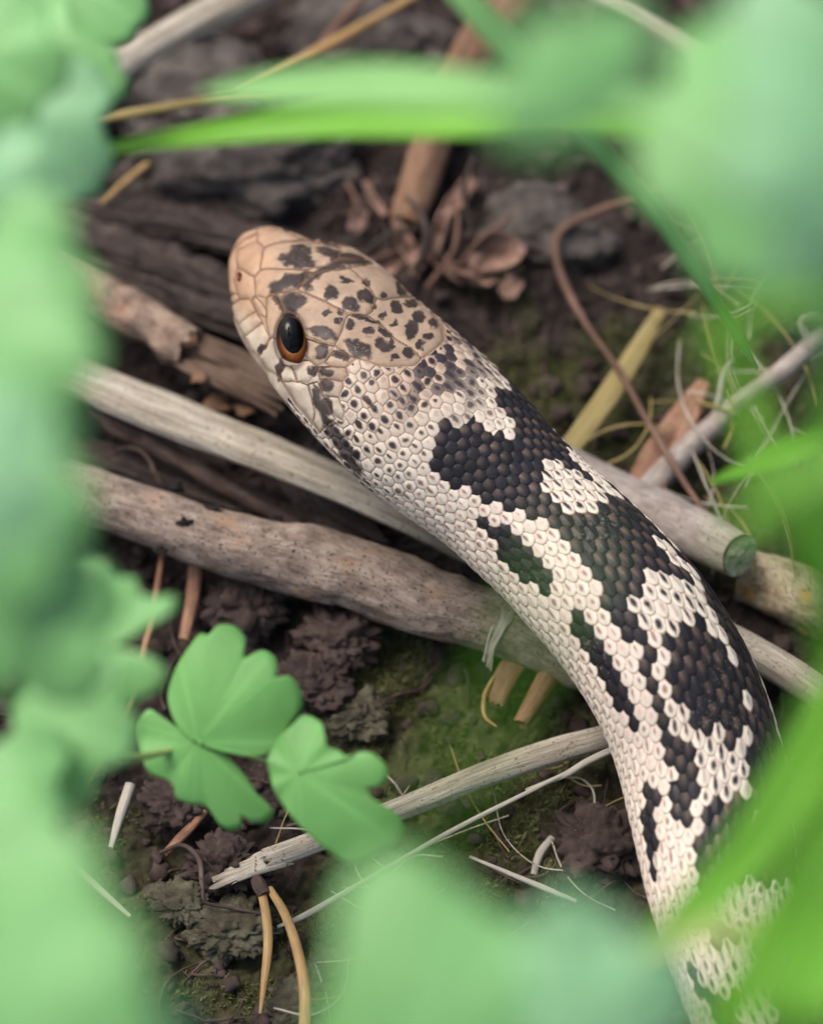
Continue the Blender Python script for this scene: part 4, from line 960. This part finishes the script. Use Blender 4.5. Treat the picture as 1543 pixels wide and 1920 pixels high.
def fan(bx, by, dirx, diry, size, seed=0, lobes=3):
    """a fan-shaped leaflet with rounded lobes"""
    rr = random.Random(seed); a0 = math.atan2(diry, dirx); pts = [(bx, by)]
    sp = math.radians(rr.uniform(62, 78)); N = 46
    for q in range(N + 1):
        u = q / N * 2 - 1; a = a0 + u * sp
        big = .80 + .20 * abs(math.cos(u * math.pi * lobes / 2)) ** .7
        r = size * (1 - .20 * abs(u) ** 2.2) * big * (1 + .045 * abs(math.sin(u * math.pi * lobes * 1.5)))
        pts.append((bx + r * math.cos(a), by + r * math.sin(a)))
    return pts
def plant(name, root, label, group, leaves, stems, mat, cat='plant'):
    p = empty(name, at(*root)); tag(p, label, cat, group)
    for k_, L_ in enumerate(leaves):
        if isinstance(L_[0], list): out, base, e, gr, m = L_
        else:
            bx, by, dx, dy, sz, e, gr, m = L_; n_ = math.hypot(dx, dy); base = (bx + dx / n_ * sz * .04, by + dy / n_ * sz * .04); out = fan(bx, by, dx, dy, sz, k_ + len(label))
        leaf_mesh('leaf', out, base, e, gr, m or mat, p, seed=k_, cup=1.5 + 1.5 * R.random(), ripple=.35)
    for pts in stems: stalk('stem', pts, M_petiole, parent=p, mode='e', step=1.5, segs=12)
    return p
cl = lambda pts: [(x / 1.929, 1000 + y / 1.929) for x, y in pts]
A1 = cl([(690,740),(640,690),(608,600),(632,500),(676,422),(727,362),(755,365),(788,333),(850,336),(888,378),(884,428),(885,450),(903,441),(952,422),(995,450),(1003,490),(1000,520),(1046,515),(1087,565),(1095,625),(1060,685),(1020,760),(960,803),(850,792),(750,762)])
A2 = cl([(690,742),(620,690),(540,637),(502,690),(508,780),(540,862),(608,892),(632,915),(640,955),(690,978),(745,985),(775,1020),(795,1050),(830,1072),(870,1064),(877,1025),(915,1044),(958,1044),(990,1010),(940,960),(900,900),(860,850),(780,775)])
B1 = cl([(965,820),(1000,750),(1060,690),(1100,656),(1162,685),(1175,735),(1185,770),(1232,788),(1265,815),(1290,793),(1350,796),(1405,860),(1382,912),(1330,922),(1350,960),(1398,988),(1453,1038),(1464,1090),(1380,1150),(1280,1200),(1200,1160),(1110,1085),(1040,1005),(990,925)])
C1 = [(60,1280),(50,1150),(100,1070),(170,1040),(200,1050),(225,1080),(255,1085),(265,1115),(290,1120),(330,1118),(325,1145),(260,1180),(200,1210),(270,1225),(312,1258),(300,1290),(250,1320),(220,1370),(150,1380),(90,1340)]
plant('columbine_plant', (-420, 1500, 0), 'green lobed leaf plant reaching over the soil below the thick branch', None, [
  (A1, (372, 1392), 30, (.05, .1), M_leafA), (A2, (372, 1392), 29, (-.05, -.05), M_leafA), (B1, (560, 1450), 33, (.1, .05), M_leafA), (C1, (70, 1300), 66, (.2, .1), None),
  (20,1330,1,.25,240,75,(.1,.1),None), (-30,1180,1,-.3,260,95,(.1,0),None), (-40,1420,.8,.7,180,80,(0,.2),None), (-60,1560,1,.3,190,95,(0,.1),None)],
  [[(-420,1500,-60,14),(-200,1460,60,12),(20,1420,70,10),(130,1425,50,10),(260,1420,34,8),(372,1396,25,5)], [(372,1396,25,4),(440,1412,24,4),(512,1432,26,4),(548,1446,28,3)], [(20,1420,70,8),(40,1360,70,8),(70,1300,67,7)]], M_leaf)
plant('columbine_plant', (-500, 700, 0), 'pale green leaf cluster at the ends of the straw stalk and twigs', None, [
  (-70,520,1,.15,250,120,(.1,0),None), (-90,640,1,.1,275,135,(.1,.1),None), (-110,760,1,.2,270,125,(0,.1),None), (-120,930,1,.05,290,140,(.1,0),None), (-120,1060,1,.15,300,135,(0,0),None), (-30,430,.45,1,190,130,(0,0),None), (-140,860,1,.5,260,160,(0,0),M_leaf2)],
  [[(-500,700,-80,14),(-300,720,90,12),(-90,640,135,9)], [(-300,720,90,10),(-120,930,140,9)], [(-300,720,90,10),(-70,520,120,8)]], M_leaf)
plant('columbine_plant', (-480, 200, 0), 'green lobed leaves in the upper corner above the grey stalk', None, [
  (-40,200,1,-.28,275,62,(.1,.1),None), (-30,215,.8,.42,255,66,(.1,-.1),M_leaf2), (70,-90,1,.75,235,48,(0,.1),None), (-60,110,1,.1,190,80,(0,0),None), (-40,330,1,.1,150,90,(0,0),M_leaf2)],
  [[(-480,200,-60,12),(-200,210,50,10),(-35,205,64,8)], [(-200,210,50,8),(0,-60,52,7),(70,-90,48,6)]], M_leaf)
plant('columbine_plant', (100, 2500, 0), 'blurred pale leaves rising in the foreground left of the pine needles', None, [
  (-80,1790,1,.05,350,150,(.1,0),None), (40,2010,.15,-1,300,150,(0,.1),None), (150,2050,.2,-1,260,160,(0,.1),M_leaf2), (-60,1900,1,.1,360,165,(0,0),None), (-90,1660,1,.15,190,120,(0,0),None)],
  [[(100,2500,-60,14),(60,2200,80,12),(60,2010,150,9)], [(60,2200,80,10),(-80,1740,150,9)], [(60,2200,80,10),(230,2030,155,9)]], M_leaf)
plant('columbine_plant', (900, 2600, 0), 'blurred pale leaves rising in the foreground between needles and snake', None, [
  ([(800,2080),(640,2050),(600,1930),(625,1790),(640,1670),(690,1600),(770,1590),(850,1640),(900,1690),(960,1720),(1010,1800),(1020,1920),(1000,2060)], (800, 1990), 150, (0, .1), None), (920,2060,.15,-1,270,140,(0,.1),M_leaf2), (1090,2010,.1,-1,300,150,(0,.1),M_leaf2), (760,2060,0,-1,250,130,(0,0),None), (1080,1800,-.2,-1,130,150,(0,0),M_leaf2)],
  [[(900,2600,-60,14),(850,2250,60,12),(800,2010,105,9)], [(850,2250,60,10),(1090,2010,150,9)]], M_leaf)
plant('columbine_plant', (2000, 200, 0), 'blurred mint leaves hanging over the upper right grass tangle', None, [
  (1650,60,-.9,.6,310,150,(0,0),M_leaf2), (1520,270,-1,.12,330,140,(.1,.1),M_leaf), (1640,240,-1,.35,300,160,(0,0),None), (1660,480,-1,.1,230,150,(0,0),M_leaf2), (1150,240,-.75,-.9,250,165,(0,0),M_leaf)],
  [[(2000,200,-60,14),(1800,250,90,12),(1640,240,160,9)], [(1800,250,90,10),(1520,420,140,9),(1180,260,150,6)], [(1800,250,90,9),(1640,20,150,8)]], M_leaf2)

def blade(pts, mat, label, fold=.25, group=None, seed=0):
    """a grass blade: folded strip with a midrib; pts (px, py, nearness, half-width px)"""
    Q = np.array([[*near(x, y, E(e)), r * KPX * (DIST - E(e)) / DIST] for x, y, e, r in pts]); 
    ends = [(pts[0], pts[1]), (pts[-1], pts[-2])]
    offf = [k_ for k_, (p, q) in enumerate(ends) if not (0 < p[0] < 1543 and 0 < p[1] < 1920)]
    if offf:
        k_ = max(offf, key=lambda v: ends[v][0][3]); (p, q) = ends[k_]; d = np.array([p[0] - q[0], p[1] - q[1]], float); d /= np.linalg.norm(d)
        g1 = at(p[0] + d[0] * 900, p[1] + d[1] * 900, -1); row = np.array([[*g1, p[3] * KPX * .8]]); Q = np.vstack([Q, row]) if k_ else np.vstack([row, Q])
    n = 90; Cc = catmull(Q, n)
    P_, wd_ = Cc[:, :3], np.maximum(Cc[:, 3], .03); T_ = np.gradient(P_, axis=0); T_ /= np.linalg.norm(T_, axis=1)[:, None]
    v_ = CAM - P_; v_ /= np.linalg.norm(v_, axis=1)[:, None]; v_ = v_ + np.array([.35, .2, .3]); S_ = np.cross(T_, v_); S_ /= np.linalg.norm(S_, axis=1)[:, None]; N_ = np.cross(S_, T_)
    u = np.linspace(-1, 1, 11); Vt = P_[:, None] + wd_[:, None, None] * (u[None, :, None] * S_[:, None] + (fold * np.abs(u) ** 1.3)[None, :, None] * N_[:, None])
    vein = np.broadcast_to(np.exp(-(u / .12) ** 2) + .35 * (np.cos(u * 16) > .7), (n, 11))
    i = np.arange(n - 1)[:, None] * 11; j = np.arange(10)[None]
    root = empty('grass_plant', P_[-1] if P_[-1][2] < P_[0][2] else P_[0])
    o = mesh_obj('blade', Vt.reshape(-1, 3), np.stack([i + j, i + j + 1, i + 11 + j + 1, i + 11 + j], -1).reshape(-1, 4), mat, attrs={'vein': ('FLOAT', vein.ravel())}, origin=np.array(root.location) / MM); o.parent = root; o.location = (0, 0, 0)
    md = o.modifiers.new('thickness', 'SOLIDIFY'); md.thickness = .0003
    return tag(root, label, 'grass', group)
blade([(120,290,52,4),(230,275,54,13),(400,250,58,22),(600,228,62,34),(760,222,66,42),(950,222,70,40),(1150,225,74,36),(1450,230,80,34),(1800,240,70,30)], M_blade, 'broad bright green grass blade crossing horizontally above the snake head')
blade([(380,172,85,5),(500,165,88,30),(650,160,92,44),(800,165,96,44),(950,175,100,34),(1200,190,105,26),(1700,210,100,22)], M_blade2, 'softly blurred green blade lying along the broad bright one')
blade([(820,-60,60,22),(900,30,60,28),(1000,140,56,26),(1110,270,48,20),(1220,390,38,17),(1310,520,28,15),(1380,625,18,12),(1420,690,12,2)], M_blade2, 'narrow green blade with a pale tip pointing down beside the kinked twig')
blade([(1700,1150,95,50),(1590,1290,100,56),(1490,1460,105,56),(1380,1620,108,48),(1270,1730,110,34),(1150,1830,112,6)], M_blade, 'bright blurred blade crossing over the lower snake body diagonally')
blade([(1620,1480,140,70),(1560,1700,145,84),(1500,1900,150,80),(1480,2200,120,60)], M_blade, 'widest bright blurred blade beside the lower snake body')
blade([(1640,560,120,40),(1580,760,125,55),(1560,980,125,60),(1580,1250,120,60),(1640,1500,90,50)], M_blade, 'upright bright blurred blade at the end of the mottled branch')
blade([(1680,780,60,14),(1540,820,55,22),(1440,860,50,20),(1330,905,46,4)], M_blade, 'short green blade pointing at the rusty blades')
blade([(1700,1330,130,40),(1560,1560,135,46),(1440,1760,140,46),(1330,1960,140,40)], M_blade, 'blurred blade slanting under the widest bright blade')
blade([(1180,1790,120,6),(1280,1760,122,22),(1400,1735,125,28),(1560,1720,128,30),(1800,1700,110,30)], M_petiole, 'yellowish blurred blade lying across the snake body')

for k_, (pts, lab) in enumerate([([(1640,620,150,20),(1500,560,150,26),(1380,600,148,22),(1290,680,146,4)], 'soft blurred grass tip over the grass tangle'), ([(1700,900,150,26),(1560,860,150,30),(1440,930,150,26),(1350,1020,150,6)], 'soft blurred grass tip above the sawn branch end'),
    ([(1330,560,140,4),(1380,700,145,20),(1430,850,150,24),(1480,1010,150,24),(1560,1200,120,20)], 'long soft blurred grass stem in front of the grey forked twig'), ([(640,2010,190,16),(700,1830,200,18),(760,1640,208,18),(840,1480,214,18),(930,1320,218,20),(1010,1160,222,17),(1090,1000,224,5)], 'faint blurred grass stem close above the thick branch and snake'),
    ([(1560,1300,150,30),(1500,1420,150,30),(1440,1560,150,24),(1400,1660,150,6)], 'soft blurred grass tip beside the curve of the snake')]):
    blade(pts, M_blade, lab)
